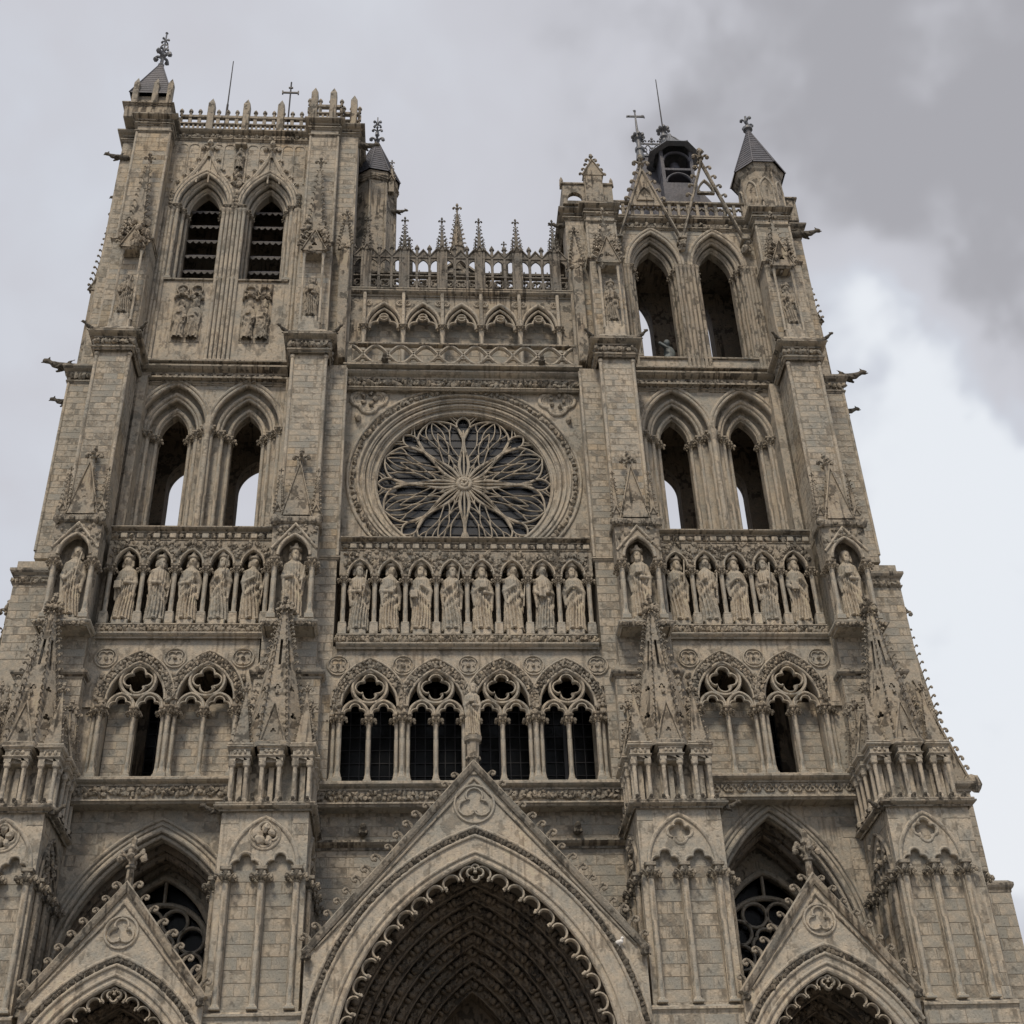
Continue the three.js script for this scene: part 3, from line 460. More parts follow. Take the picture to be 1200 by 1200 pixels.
/* ---------------- central front between the towers ---------------- */
M.sootShade = stone(.165, .134, .1, mapsB);  // sooty portal stone, its colour darkened further to stand in for recess shade
const front = thing('cathedral_front', 'pale limestone central front with round traceried rose window between the two towers', 'cathedral', [0, 0, 0]);
{
  const th = front;
  // wall over the great portal
  const w = new MB(); w.extrude(panel(-6.4, 6.4, 0, 24.1, [archHole(0, .02, 13, 5.3, 8.4, 16)]), -1.6, 2.2); const lower = w.build('lower_wall', M.wall, th);
  ashlar(th, lower, 'z', 1, .6, -6.2, 6.2, 16.2, 23.9, overlaps([inArch(0, 0, 13, 6.0, 8.7)]), .44, 3);
  const st = new MB(); cornice(st, [[-6.3, .6], [6.3, .6]], 22.45, scaled(CORN, 1.2, .8)); st.build('string_course', M.aged, th);
  for (const s of [-1, 1]) piece('water_spout', CROUCH, M.crust, th, [s * 4.35, 22.95, .85], 0, .8);
  // sill and frieze
  const si = new MB(); si.box(-6.3, 6.3, 24.05, 24.9, -1.6, 1.3); cornice(si, [[-6.3, 1.3], [6.3, 1.3]], 24.0, scaled(STRING, 1.2, .8)); cornice(si, [[-6.3, 1.3], [6.3, 1.3]], 24.72, scaled(CORN, 1.1, .62)); si.box(-6.3, 6.3, 24.94, 25.12, -1.6, 1.45, .03); si.build('sill', M.wall, th);
  const fr = new MB(); for (const y of [24.4, 24.58]) leafRow(fr, [[-6.2, y, 1.36], [6.2, y, 1.36]], .13, .19, .5); fr.build('leaf_frieze', M.carved, th, { kind: 'stuff' });
  // traceried arcade
  const yb = 25.12, yc = 28.35, hw = 1.2, cs = [-4.26, -1.42, 1.42, 4.26];
  const up = new MB(); const pts = [[-6.0, 31.2], [-6.0, yc]]; for (const c of cs) pts.push([c - hw, yc], ...arch(c, yc + .35, hw, hw * 1.5, 10), [c + hw, yc]); pts.push([6.0, yc], [6.0, 31.2]); up.extrude(shapeOf(pts), .3, .7, 4); const upw = up.build('arcade_wall', M.wall, th);
  ashlar(th, upw, 'z', 1, 1.0, -5.9, 5.9, 30.35, 31.15, overlaps([...cs.map(c => inArch(c, 0, yc + .35, hw + .5, hw * 1.5 + .6)), ...[-2.84, 0, 2.84].map(x => inCirc(x, 30.6, .6))]), .4, 5);
  for (const c of cs) arcadeBay(th, c, yb, yc, hw);
  for (const x of [-2.84, 0, 2.84]) clusterPier(th, x, yb, yc); clusterPier(th, -5.5, yb, yc, .95, -1); clusterPier(th, 5.5, yb, yc, .95, 1);
  for (const x of [-2.84, 0, 2.84, -5.65, 5.65]) { roundel(th, x, 30.68, 1.02, .46); const l = new MB(); for (let k = 0; k < 9; k++) leaf(l, x + (R() - .5) * .3, 28.45 + k * .16, 1.08, .13 - k * .003, true); l.build('foliage_boss', M.carved, th, { kind: 'stuff' }); }
  for (const s of [-1, 1]) { const bk = new MB(); bk.box(s * 5.95, s * 6.3, 24.9, 31.6, -6.4, .95); bk.build('passage_wall', M.inner, th); } { const bk = new MB(); bk.box(-6.3, 6.3, 31.02, 31.6, -6.4, .3); bk.build('passage_ceiling', M.inner, th); const fl = new MB(); fl.box(-6.3, 6.3, 24.3, 24.9, -6.4, -1.58); fl.build('passage_floor', M.inner, th); const rc = new MB(); rc.box(-6.0, 6.0, 36.4, 36.95, -6.4, -1.0); rc.build('loft_floor', M.inner, th); const rd = new MB(); rd.box(-6.0, 6.0, 47.05, 47.4, -6.4, -1.0); rd.build('loft_ceiling', M.inner, th); }
  for (let i = 0; i <= 4; i++) { const x = -5.68 + i * 2.84, mw = new MB(); mw.box(x - .16, x + .16, 25.1, 31.02, -1.25, -.98, .03); mw.build('window_pier', M.wall, th); }
  for (const c of cs) { const wd = new MB(); wd.box(c - 1.27, c + 1.27, 25.1, 31.02, -1.14, -1.12); const p = wd.build('arcade_window', M.glass, th); const b = new MB(); glassGrid(b, c - 1.3, c + 1.3, 25.2, 30.7, -1.08, 6, 9); b.box(c - .07, c + .07, 25.2, 30.6, -1.12, -.98); b.build('window_bars', M.iron, p); }
  // kings' gallery
  kingGallery(th, [-5.56, -4.17, -2.78, -1.39, 0, 1.39, 2.78, 4.17, 5.56], 32.2, 0);
  const kw = new MB(); kw.box(-6.0, 6.0, 31.15, 31.65, -1.6, .98); kw.build('band_wall', M.wall, th);
  for (let i = 0; i < 8; i++) {
    const x = -4.865 + i * 1.39, pl = new MB(); pl.tone(.1); pl.box(x - .36, x + .36, 32.2, 32.5, .4, 1.1, .04); pl.build('plinth', M.pale, th);
    const n = ['first', 'second', 'third', 'fourth', 'fourth', 'third', 'second', 'first'][i];
    setStatue('king_statue', `crowned stone king in gallery below rose window, ${n} from the ${side(i < 4 ? -1 : 1)}`, KINGS[i], [x, 32.5, .74], (R() - .5) * .9, [1.02, .99 + R() * .03, 1], 'kings under the rose window', i % 3 ? M.statue : M.pale);
  }
  // rose window
  const YR = 41.65; const rw = new MB(); rw.extrude(panel(-6.1, 6.1, 36.9, 47.0, [circle(0, YR, 5.12, 72)]), -1.1, 1.1); const rosewall = rw.build('rose_wall', M.wall, th);
  ashlar(th, rosewall, 'z', 1, 0, -5.85, 5.85, 37.4, 46.95, overlaps([inCirc(0, YR, 5.85), inCirc(-4.75, 46.55, 1.0), inCirc(4.75, 46.55, 1.0)]), .4, 7);
  const ring = new MB(); for (const [a, b, z] of [[5.13, 4.86, -.1], [4.87, 4.58, -.25], [4.6, 4.26, -.4]]) { const s = shapeOf(circle(0, YR, a, 72)); s.holes.push(pathOf(circle(0, YR, b, 72))); ring.extrude(s, -1.1, 1.1 + z); }
  for (const [r, z, q] of [[5.7, .03, .08], [5.2, .03, .06], [4.98, -.08, .06], [4.72, -.22, .08], [4.36, -.38, .06]]) ring.sweep(at(circle(0, YR, r, 72), z), NZ, rollProf(q), true);
  const rose = ring.build('rose_window', M.pale, th);
  const lr = new MB(); leafRow(lr, at([...circle(0, YR, 5.45, 72), [5.45, YR]], .04), .15, .27, .4); lr.build('leaf_ring', M.carved, rose, { kind: 'stuff' });
  const RT = 4.3, rib = ribProf(.047, .05), thin = ribProf(.029, .035), zt = -.56;
  const loc = (ang, u, v) => [Math.cos(ang) * u * RT - Math.sin(ang) * v * RT, YR + Math.sin(ang) * u * RT + Math.cos(ang) * v * RT];
  const curve = (ang, p, n = 16) => at(new THREE.CatmullRomCurve3(p.map(q => { const l = loc(ang, q[0], q[1]); return new V3(l[0], l[1], 0); })).getPoints(n).map(v => [v.x, v.y]), zt);
  const disc = new MB(); disc.extrude((() => { const o = shapeOf(circle(0, YR, 4.4, 48)); return o; })(), -.8, .01); disc.build('rose_glazing', M.roseGlass, rose);
  for (let k = 0; k < 8; k++) {
    const a = Math.PI / 8 + k * Math.PI / 4, m = new MB(); m.tone(.1);
    const out = [[.10, .02], [.24, .05], [.4, .13], [.54, .215], [.68, .26], [.82, .235], [.92, .14], [.985, 0]];
    for (const q of [-1, 1]) {
      const P = l => l.map(p => [p[0], p[1] * q]);
      m.sweep(curve(a, P(out), 22), NZ, rib);
      m.sweep(curve(a, P([[.36, .1], [.46, .085], [.56, .075], [.66, .1], [.76, .135], [.86, .12], [.95, .065]]), 26), NZ, thin);
      m.sweep(curve(a, P([[.46, 0], [.54, .035], [.63, .045], [.71, .03], [.79, 0]]), 20), NZ, thin); m.sweep(curve(a, P([[.66, .045], [.74, .06], [.82, .055], [.9, .03], [.96, 0]]), 18), NZ, thin);
      m.sweep(curve(a, P([[.56, .075], [.6, .06], [.66, .045]]), 6), NZ, thin); m.sweep(curve(a, P([[.76, .135], [.82, .18], [.87, .195]]), 8), NZ, thin);
      m.sweep(curve(a, P([[.3, .075], [.37, .03], [.46, .0]]), 8), NZ, thin); m.sweep(curve(a, P([[.22, .045], [.27, .01], [.32, .0]]), 5), NZ, thin);
    }
    m.sweep(curve(a, [[.12, 0], [.3, 0], [.46, 0]], 4), NZ, thin);
    m.build('petal_tracery', M.pale, rose);
    const pn = new MB(); pn.extrude(shapeOf([...out.map(p => loc(a, p[0], p[1])), ...out.slice(0, -1).reverse().map(p => loc(a, p[0], -p[1]))]), -.76, .015); pn.build('pane', M.roseGlass, rose);
    const b = k * Math.PI / 4, e = new MB(), ax = k % 2 === 0; e.tone(.1);
    for (const q of [-1, 1]) {
      const P = l => l.map(p => [p[0], p[1] * q]);
      e.sweep(curve(b, P([[.06, .01], [.16, .045], [.28, .06], [.4, .04], [.52, .008]]), 12), NZ, rib); e.sweep(curve(b, P([[.66, .012], [.78, .055], [.87, .08], [.94, .055], [.99, 0]]), 12), NZ, rib);
      e.sweep(curve(b, P([[.88, .08], [.94, .13], [.985, .17]]), 6), NZ, thin); e.sweep(curve(b, P([[.93, .06], [.96, .11], [.985, .12]]), 5), NZ, thin);
    }
    e.sweep(curve(b, [[.05, 0], [.55, 0], [.78, 0]], 4), NZ, ax ? rib : thin); e.build('spoke_tracery', M.pale, rose);
  }
  for (let k = -8; k <= 8; k++) { const y = k * .48, w2 = Math.sqrt(Math.max(.1, 4.25 ** 2 - y * y)), sb = new MB(); sb.box(-w2, w2, YR + y - .018, YR + y + .018, -.72, -.69); sb.build('saddle_bar', M.iron, rose); }
  const hub = new MB(); hub.sweep(at(circle(0, YR, .3, 20), zt + .06), NZ, rollProf(.1), true); for (let k = 0; k < 10; k++) leaf(hub, Math.cos(k * .63) * .14, YR + Math.sin(k * .63) * .14, zt + .1, .1); hub.build('hub', M.pale, rose);
  // four-lobed panels in the spandrels
  for (const s of [-1, 1]) { const q = new MB(); q.sweep(at(foil(s * 4.78, 46.5, .9, 4, 0, 9), .03), NZ, rollProf(.1), true); q.sweep(at(foil(s * 4.78, 46.5, .74, 4, 0, 9), .02), NZ, rollProf(.04), true); const m = q.build('four_lobed_panel', M.pale, th); const l = new MB(); for (let k = 0; k < 5; k++) leaf(l, s * 4.78 + Math.cos(k * 1.26) * .34, 46.5 + Math.sin(k * 1.26) * .34, .06, .14); leaf(l, s * 5.3, 45.25, .1, .2); l.build('carved_leaves', M.carved, m); }
  // cornice with leaf frieze, pierced parapet
  const co = new MB(); co.box(-6.1, 6.1, 47.0, 48.05, -1.1, .25); cornice(co, [[-6.1, .25], [6.1, .25]], 46.92, scaled(STRING, 1, .7)); cornice(co, [[-6.1, .25], [6.1, .25]], 47.62, scaled(CORN, 1.4, .8)); co.box(-6.1, 6.1, 48.07, 48.2, -1.1, .92, .03); co.build('cornice', M.wall, th);
  const lf = new MB(); for (const y of [47.28, 47.46]) leafRow(lf, [[-6, y, .33], [6, y, .33]], .17, .24, .5); lf.build('leaf_frieze', M.carved, th, { kind: 'stuff' });
  { const y0 = 48.2, y1 = 49.45, n = 9, u = 11.5 / n; const c = new MB(); c.box(-5.85, 5.85, y1, y1 + .14, .6, .95, .03); c.box(-5.85, 5.85, y0, y0 + .1, .66, .9, .02); for (const x of [-5.8, 5.8]) c.box(x - .1, x + .1, y0, y1, .66, .9); const par = c.build('parapet', M.aged, th);
    for (let i = 0; i < n; i++) { const x = -5.75 + i * u, m = new MB(); m.tone(.15); const S = (f) => { const o = []; for (let k = 0; k <= 10; k++) { const t = k / 10; o.push([x + u * t, y0 + .08 + (y1 - y0 - .08) * (f ? 1 - sstep(0, 1, t) : sstep(0, 1, t)), .78]); } return o; };
      m.sweep(S(0), NZ, ribProf(.085, .1)); m.sweep(S(1), NZ, ribProf(.085, .1)); for (const q of [0, 1]) { const cy = q ? y1 - .12 : y0 + .2, o = []; for (let k = 0; k <= 8; k++) { const t = Math.PI * k / 8; o.push([x + u / 2 + Math.cos(t) * u * .25, cy + (q ? -1 : 1) * Math.sin(t) * .22, .78]); } m.sweep(o, NZ, ribProf(.04, .07)); }
      m.build('parapet_tracery', M.pale, par); }
    for (const s of [-1, 1]) piece('water_spout', CROUCH, M.crust, th, [s * 4.0, 48.15, 1.0], 0, .7); }
  // blind arcade above, openwork gallery with pinnacles on top
  const posts = [-5.2, -3.12, -1.04, 1.04, 3.12, 5.2], bw = new MB(); bw.box(-6.2, 6.2, 48.0, 54.2, -2.4, -1.2); const bwm = bw.build('attic_wall', M.wall, th); ashlar(th, bwm, 'z', 1, -1.2, -5.6, 5.6, 48.4, 53.6, null, .42, 9);
  { const ys = 51.9, h = .92, pts = [[-5.95, 54.15], [-5.95, 48.1], [-5.3, 48.1]]; for (let i = 0; i < 5; i++) { const c = (posts[i] + posts[i + 1]) / 2; pts.push([c - h, 48.1], ...arch(c, ys, h, 1.65, 9), [c + h, 48.1]); } pts.push([5.3, 48.1], [5.95, 48.1], [5.95, 54.15]); const p = new MB(); p.extrude(shapeOf(pts), -.85, .4, 4); p.build('attic_arcade', M.aged, th);
    for (let i = 0; i < 5; i++) { const c = (posts[i] + posts[i + 1]) / 2, m = new MB(); m.sweep(at(arch(c, ys, h + .05, 1.72, 12), -.44), NZ, rollProf(.09)); m.sweep(at(arch(c, ys, h - .14, 1.42, 10), -.56), NZ, rollProf(.06)); m.sweep(at(trefoil(c, ys + .0, h * .8), -.62), NZ, ribProf(.06, .09)); m.sweep(at(circle(c, ys + .85, .22, 14), -.6), NZ, ribProf(.05, .07), true); m.build('attic_arch', M.pale, th); for (const q of [-1, 1]) roundel(th, c + q * .84, 53.6, -.44, .17, 3); }
    for (const x of posts) { column(th, x, 48.2, -.36, .13, 3.7, M.pale, .35, .3); const m = new MB(); m.tone(.1); m.box(x - .09, x + .09, 51.9, 54.3, -.45, -.22, .03); m.build('shaft', M.pale, th); } }
  const cp = new MB(); cp.box(-6.15, 6.15, 54.15, 54.36, -2.4, -.42); cornice(cp, [[-6.1, -.45], [6.1, -.45]], 54.1, scaled(CORN, 1.0, .7)); cp.box(-6.15, 6.15, 54.42, 54.55, -2.3, -.12, .03); cp.build('coping', M.aged, th);
  const gal = new MB(); gal.box(-5.9, 5.9, 55.55, 55.66, -.55, -.3, .02); gal.box(-5.9, 5.9, 54.55, 54.66, -.55, -.3); gal.box(-5.9, 5.9, 57.0, 57.1, -.53, -.32, .02); const galm = gal.build('openwork_gallery', M.grime, th);
  for (let i = -1; i < 6; i++) { const xa = i < 0 ? -5.9 : posts[i], xb = i > 4 ? 5.9 : posts[i + 1], n = i < 0 || i > 4 ? 1 : 3, u = (xb - xa) / n;
    for (let k = 0; k < n; k++) { const c = xa + (k + .5) * u, hw2 = Math.min(.27, u / 2 - .07), m = new MB(); m.tone(.2); if (k) m.box(xa + k * u - .07, xa + k * u + .07, 54.6, 57.5, -.54, -.32, .02);
      const pl = shapeOf([[c - u / 2, 57.02], [c - u / 2, 56.4], [c - hw2, 56.4], ...arch(c, 56.45, hw2, .45, 6), [c + hw2, 56.4], [c + u / 2, 56.4], [c + u / 2, 57.02]]); m.extrude(pl, -.48, .1, 4);
      m.sweep(at(foil(c, 55.1, Math.min(.34, u / 2 - .06), 4, Math.PI / 4, 5), -.43), NZ, ribProf(.055, .07), true); gablet(m, c, 57.1, -.36, u * .95, .5, .14, false); m.lathe(xa + k * u, 57.1, -.43, [[.085, 0], [.085, .6], [.15, .66], [.13, .78], [0, 1.05]], 6); m.build('lancet', M.grime, galm); } }
  for (const x of posts) { const m = new MB(); pinnacle(m, x, 54.55, -.42, .34, 3.0, 2.3, 7, .2, .5); for (const k of [-1, 1]) pinnacle(m, x + k * .23, 54.6, -.3, .12, 2.9, .9, 3, .12, .2); m.build('pinnacle', M.grime, th); }
  for (const [x, y] of [[-2.85, 58.6], [2.55, 58.4]]) { const m = new MB(); pinnacle(m, x, 54.55, -1.9, .36, y - 54.5, 1.2, 4, .16, .4); m.build('pinnacle', M.crust, th); }
  const og = new MB(); og.box(-5.9, 5.9, 55.5, 55.62, -2.0, -1.85); og.box(-5.9, 5.9, 57.3, 57.45, -2.0, -1.85); for (let x = -5.6; x < 5.9; x += .66) og.box(x - .035, x + .035, 54.5, 57.6, -1.98, -1.88); og.build('rear_railing', M.grime, th);
  // nave gable, roof and body behind
  const gb = new MB(); gb.extrude(shapeOf([[-6.8, 54.6], [6.8, 54.6], [1.0, 60.1], [0, 61.3], [-1.0, 60.1]]), -5.4, .6); gb.sweep([[-6.8, 54.6, -4.8], [0, 61.4, -4.8], [6.8, 54.6, -4.8]], NZ, ribProf(.14, .16)); gb.build('nave_gable', M.aged, th);
  const np = new MB(); np.lathe(0, 60.6, -5.1, [[.42, 0], [.42, 1.9], [.5, 1.95], [.5, 2.05]], 8); spire(np, 0, 62.6, -5.1, .42, 3.4, 8, 8, .19, 0, .7); np.build('gable_pinnacle', M.carved, th);
  const nv = new MB(); nv.box(-7, 7, 0, 50, -60, -6.4); nv.box(-16, 16, 0, 19, -60, -6.6); nv.build('nave_wall', M.wall, th); const rf = new MB(); rf.extrude(shapeOf([[-7.3, 50], [7.3, 50], [0, 59]]), -60, 54.4); rf.build('nave_roof', M.slate, th);
}

/* ---------------- porches with gables ---------------- */
function porch(cx, o) {
  const th = thing('porch', o.label, 'porch', [cx, 0, 4], o.group), { ga, gx, gy, hw, ys, rise, zf } = o;
  const Rr = (hw * hw + rise * rise) / (2 * hw), c0 = hw - Rr, inner = d => [hw - d, Math.sqrt(Math.max(.01, (Rr - d) ** 2 - c0 * c0))];
  const A = (d, n = 18) => { const [h, r] = inner(d); return arch(cx, ys, h, r, n); }, clip = p => p.filter(q => Math.abs(q[0] - cx) < gx + .1);
  // gable plate with the arch cut out of it
  const body = A(o.band + .1, 20), [h0] = inner(o.band + .1), s = shapeOf([[cx - gx, 0], [cx - h0, 0], ...body, [cx + h0, 0], [cx + gx, 0], [cx + gx, gy], [cx, ga], [cx - gx, gy]]);
  const gm = new MB(); gm.extrude(s, zf - .5, .5, 6); const plate = gm.build('gable', M.pale, th);
  const inGable = (x, y) => y > gy + (ga - gy) * (1 - Math.abs(x - cx) / gx) - .22 || Math.abs(x - cx) > gx; const [oh, or] = inner(-.05);
  ashlar(th, plate, 'z', 1, zf, cx - gx + .05, cx + gx - .05, gy - 1.4, ga - .2, overlaps([inArch(cx, 0, ys, oh, or), inGable, inCirc(cx, o.ty, o.tr + .16)]), o.course, 21);
  // coping with hook crockets
  const cm = new MB(); cm.sweep([[cx - gx - .02, gy - .03, zf], [cx, ga + .08, zf], [cx + gx + .02, gy - .03, zf]], NZ, [[-.14, -.2], [-.14, .1], [-.05, .16], [.08, .2], [.14, .1], [.14, -.2]]); cm.sweep([[cx - gx + .35, gy + .1, zf + .03], [cx, ga - .42 * (ga - gy) / gx, zf + .03], [cx + gx - .35, gy + .1, zf + .03]], NZ, rollProf(.05)); cm.build('coping', M.aged, th);
  const L = Math.hypot(gx, ga - gy), ang = Math.atan2(ga - gy, gx), n = o.crockets;
  for (const q of [-1, 1]) for (let i = 0; i < n; i++) { const t = (i + .6) / n; if (o.skip && t > .93) continue; const x = cx + q * gx * (1 - t), y = gy + (ga - gy) * t + .08, m = piece('crocket', CROCKET, M.carved, th, [x, y, zf - .05], q > 0 ? (R() - .5) * .5 : Math.PI + (R() - .5) * .5, o.cs * (.84 + R() * .3), (R() - .5) * .3); }
  // orders of the arch: rolls, leaf band, then the pierced cusps
  const am = new MB(); for (const [d, r, z] of [[-.02, .07, .03], [.3, .06, .03], [o.band - .1, .06, .02], [o.band + .1, .1, -.06]]) am.sweep(at(clip(A(d, 28)), zf + z), NZ, rollProf(r)); am.build('arch_moulding', M.pale, th);
  const lb = new MB(); leafRow(lb, at(clip(A(.14, 34)), zf + .03), .115, .17, .4, true); lb.build('leaf_band', M.crust, th, { kind: 'stuff' });
  const P = A(o.band + .24, 60), len = [0]; for (let i = 1; i < P.length; i++) len.push(len[i - 1] + Math.hypot(P[i][0] - P[i - 1][0], P[i][1] - P[i - 1][1]));
  const tot = len[len.length - 1], half = tot / 2, nc = Math.floor(half / o.cusp), pt = d => { d = Math.max(0, Math.min(tot, d)); let i = 1; while (i < len.length - 1 && len[i] < d) i++; const t = (d - len[i - 1]) / (len[i] - len[i - 1]); return [P[i - 1][0] + (P[i][0] - P[i - 1][0]) * t, P[i - 1][1] + (P[i][1] - P[i - 1][1]) * t]; };
  for (const q of [-1, 1]) for (let k = 0; k < nc; k++) {
    const a = pt(half + q * (k * o.cusp + o.cusp * .14)), b = pt(half + q * (k + 1) * o.cusp), mx = (a[0] + b[0]) / 2, my = (a[1] + b[1]) / 2, dx = b[0] - a[0], dy = b[1] - a[1], l = Math.hypot(dx, dy); let nx = -dy / l, ny = dx / l; if (nx * (cx - mx) + ny * (ys - my) < 0) { nx = -nx; ny = -ny; }
    const arc = [], r = l / 2; for (let i = 0; i <= 10; i++) { const t = -.12 * Math.PI + 1.24 * Math.PI * i / 10; arc.push([mx + nx * r * .8 - dx / l * Math.cos(t) * r * .98 - nx * Math.sin(t) * r * .82, my + ny * r * .8 - dy / l * Math.cos(t) * r * .98 - ny * Math.sin(t) * r * .82, zf - .22]); }
    const m = new MB(); m.tone(.15); m.sweep(arc, NZ, ribProf(r * .15, .1)); const e = arc[arc.length - 1]; leaf(m, e[0], e[1], zf - .18, r * .2); leaf(m, e[0] + nx * r * .22, e[1] + ny * r * .22, zf - .18, r * .17); m.build('cusp', M.pale, th);
  }
  { const t = pt(half), m = new MB(); m.sweep(at(foil(t[0], t[1] - o.cusp * .5, o.cusp * .42, 4, 0, 6), zf - .2), NZ, ribProf(.045, .1), true); m.build('apex_cusp', M.pale, th); }
  { const [sa] = inner(o.band - .2), [sb] = inner(o.band + .21), m = new MB(); m.extrude(shapeOf([[cx - sa, 0], [cx - sb, 0], ...A(o.band + .21, 14), [cx + sb, 0], [cx + sa, 0], ...A(o.band - .2, 14).reverse()]), -2.2, zf + 1.69, 4); m.build('porch_soffit', M.sootShade, th); }
  // receding orders peopled with small figures
  for (let k = 0; k < o.orders; k++) {
    const d0 = o.band + .2 + k * o.od, d1 = d0 + o.od, [ha] = inner(d0), [hb] = inner(d1), z1 = zf - 1.5 - k * o.oz, sh = shapeOf([[cx - ha, 0], [cx - hb, 0], ...A(d1, 14), [cx + hb, 0], [cx + ha, 0], ...A(d0, 14).reverse()]);
    const m = new MB(); m.extrude(sh, -2.2, z1 + 2.2, 4); m.sweep(at(A(d1, 18), z1), NZ, rollProf(.04)); const ord = m.build('archivolt', M.sootShade, th);
    const Q = A((d0 + d1) / 2, 90); let acc = 0, fg = new MB();
    for (let i = 1; i < Q.length; i++) { const a = Q[i - 1], b = Q[i], l = Math.hypot(b[0] - a[0], b[1] - a[1]); acc += l; if (acc > o.fig && a[1] > ys - .2) { acc = 0; const tx = (b[0] - a[0]) / l, ty = (b[1] - a[1]) / l, up = a[0] < cx ? 1 : -1; fg.tone(.1); fg.geo(SEATED, mat4(a[0], a[1], z1 + .12, 0, o.fig * .5, Math.atan2(ty * up, tx * up) - Math.PI / 2)); } }
    fg.build('archivolt_figures', M.sootShade, ord, { kind: 'stuff' });
  }
  const [ht] = inner(o.band + .2 + o.orders * o.od), tm = new MB(); tm.extrude(shapeOf([[cx - ht, 8.5], ...A(o.band + .2 + o.orders * o.od, 12), [cx + ht, 8.5]]), -2.3, .5); tm.build('tympanum', M.sootShade, th);
  for (const q of [-1, 1]) { const d = new MB(); d.box(cx + q * .3, cx + q * (ht - .1), .05, 8.4, -2.2, -2.0, .03); d.build('door', M.wood, th); } const tr = new MB(); tr.box(cx - .29, cx + .29, .05, 8.5, -2.3, -1.8, .04); tr.build('door_post', M.sootShade, th);
  // side cheeks and roof behind the gable
  const ck = new MB(); for (const q of [-1, 1]) ck.box(cx + q * gx, cx + q * (gx - .28), 0, gy - .05, -1, zf - .5); const roofPts = [[cx - gx, gy - .3], [cx, ga - .45], [cx + gx, gy - .3], [cx, ga - 1.2]]; const [hh, rr] = inner(-.3); ck.build('porch_wall', M.wall, th);
  const rf = new MB(); rf.extrude(shapeOf([[cx - gx + .05, gy - .1], [cx - gx + .3, gy - .4], [cx, ga - .75], [cx + gx - .3, gy - .4], [cx + gx - .05, gy - .1], [cx, ga - .3]]), .6, zf - 1.1 - .02); rf.build('porch_roof', M.lead, th);
  // trefoil roundel
  const rd = new MB(); rd.sweep(at(circle(cx, o.ty, o.tr, 28), zf), NZ, ribProf(.06, .08), true); rd.sweep(at(foil(cx, o.ty, o.tr * .84, 3, Math.PI / 2, 8), zf + .01), NZ, ribProf(.05, .09), true); rd.build('trefoil_roundel', M.pale, th);
  // beasts at the feet of the gable
  for (const q of [-1, 1]) { const m = piece('corner_beast', CROUCH, M.crust, th, [cx + q * (gx - .1), gy - .35, zf + .2], q * .5, o.cs * 1.25); }
  if (o.finial) { const f = new MB(); f.lathe(cx, ga - .1, zf - .2, [[.17, 0], [.13, .9], [.2, .95], [.2, 1.02], [.11, 1.1]], 10); f.lathe(cx, ga + .95, zf - .2, [[.11, 0], [.1, .5], [.19, .6], [.16, .72], [.09, .8], [.13, 1.0], [0, 1.2]], 8); for (let k = 0; k < 4; k++) { bud(f, cx, ga + 1.15, zf - .2, k * 1.571, .55); leaf(f, cx + Math.cos(k * 1.571) * .36, ga + 1.46, zf - .2 + Math.sin(k * 1.571) * .36, .12); } f.build('finial', M.carved, th); }
  return th;
}
porch(0, { label: 'great central portal porch with steep gable, cusped arch and dark figured vault', ga: 24.34, gx: 6.15, gy: 17.2, hw: 6.25, ys: 13, rise: 8.85, zf: 4.4, band: 1.0, ty: 22.8, tr: .76, crockets: 17, cs: .45, cusp: .74, orders: 8, od: .37, oz: .5, fig: .86, course: .5, skip: true });
porch(-12.7, { label: 'small gabled side porch at the foot of the louvred tower', group: 'gabled side porches', ga: 19.6, gx: 3.12, gy: 15.65, hw: 3.83, ys: 11.78, rise: 5.4, zf: 4.4, band: .72, ty: 18.02, tr: .58, crockets: 9, cs: .42, cusp: .56, orders: 4, od: .36, oz: .8, fig: .8, course: .42, finial: true });
porch(12.7, { label: 'small gabled side porch at the foot of the open-arched tower', group: 'gabled side porches', ga: 19.65, gx: 3.2, gy: 15.55, hw: 3.85, ys: 11.83, rise: 5.4, zf: 4.4, band: .72, ty: 18.15, tr: .58, crockets: 9, cs: .42, cusp: .56, orders: 4, od: .36, oz: .8, fig: .8, course: .42, finial: true });
{ // pedestal and statue standing on the point of the great gable
  const p = new MB(); p.lathe(0, 24.3, 4.15, [[.34, -.3], [.3, 0], [.24, .3], [.26, 1.15], [.36, 1.22], [.38, 1.4], [.3, 1.44]], 8, .39); for (let k = 0; k < 8; k++) bud(p, 0, 24.75, 4.15, k * .785, .3); p.build('statue_pedestal', M.aged, scene.getObjectByName('porch'));
  setStatue('saint_statue', 'robed stone figure standing on the point of the great portal gable', SAINT[0], [0, 25.74, 4.15], 0, .68, null, M.statue);
  const l = new MB(); l.geo(SMALL[1], mat4(0, 0, 0, 0, 1)); 
}

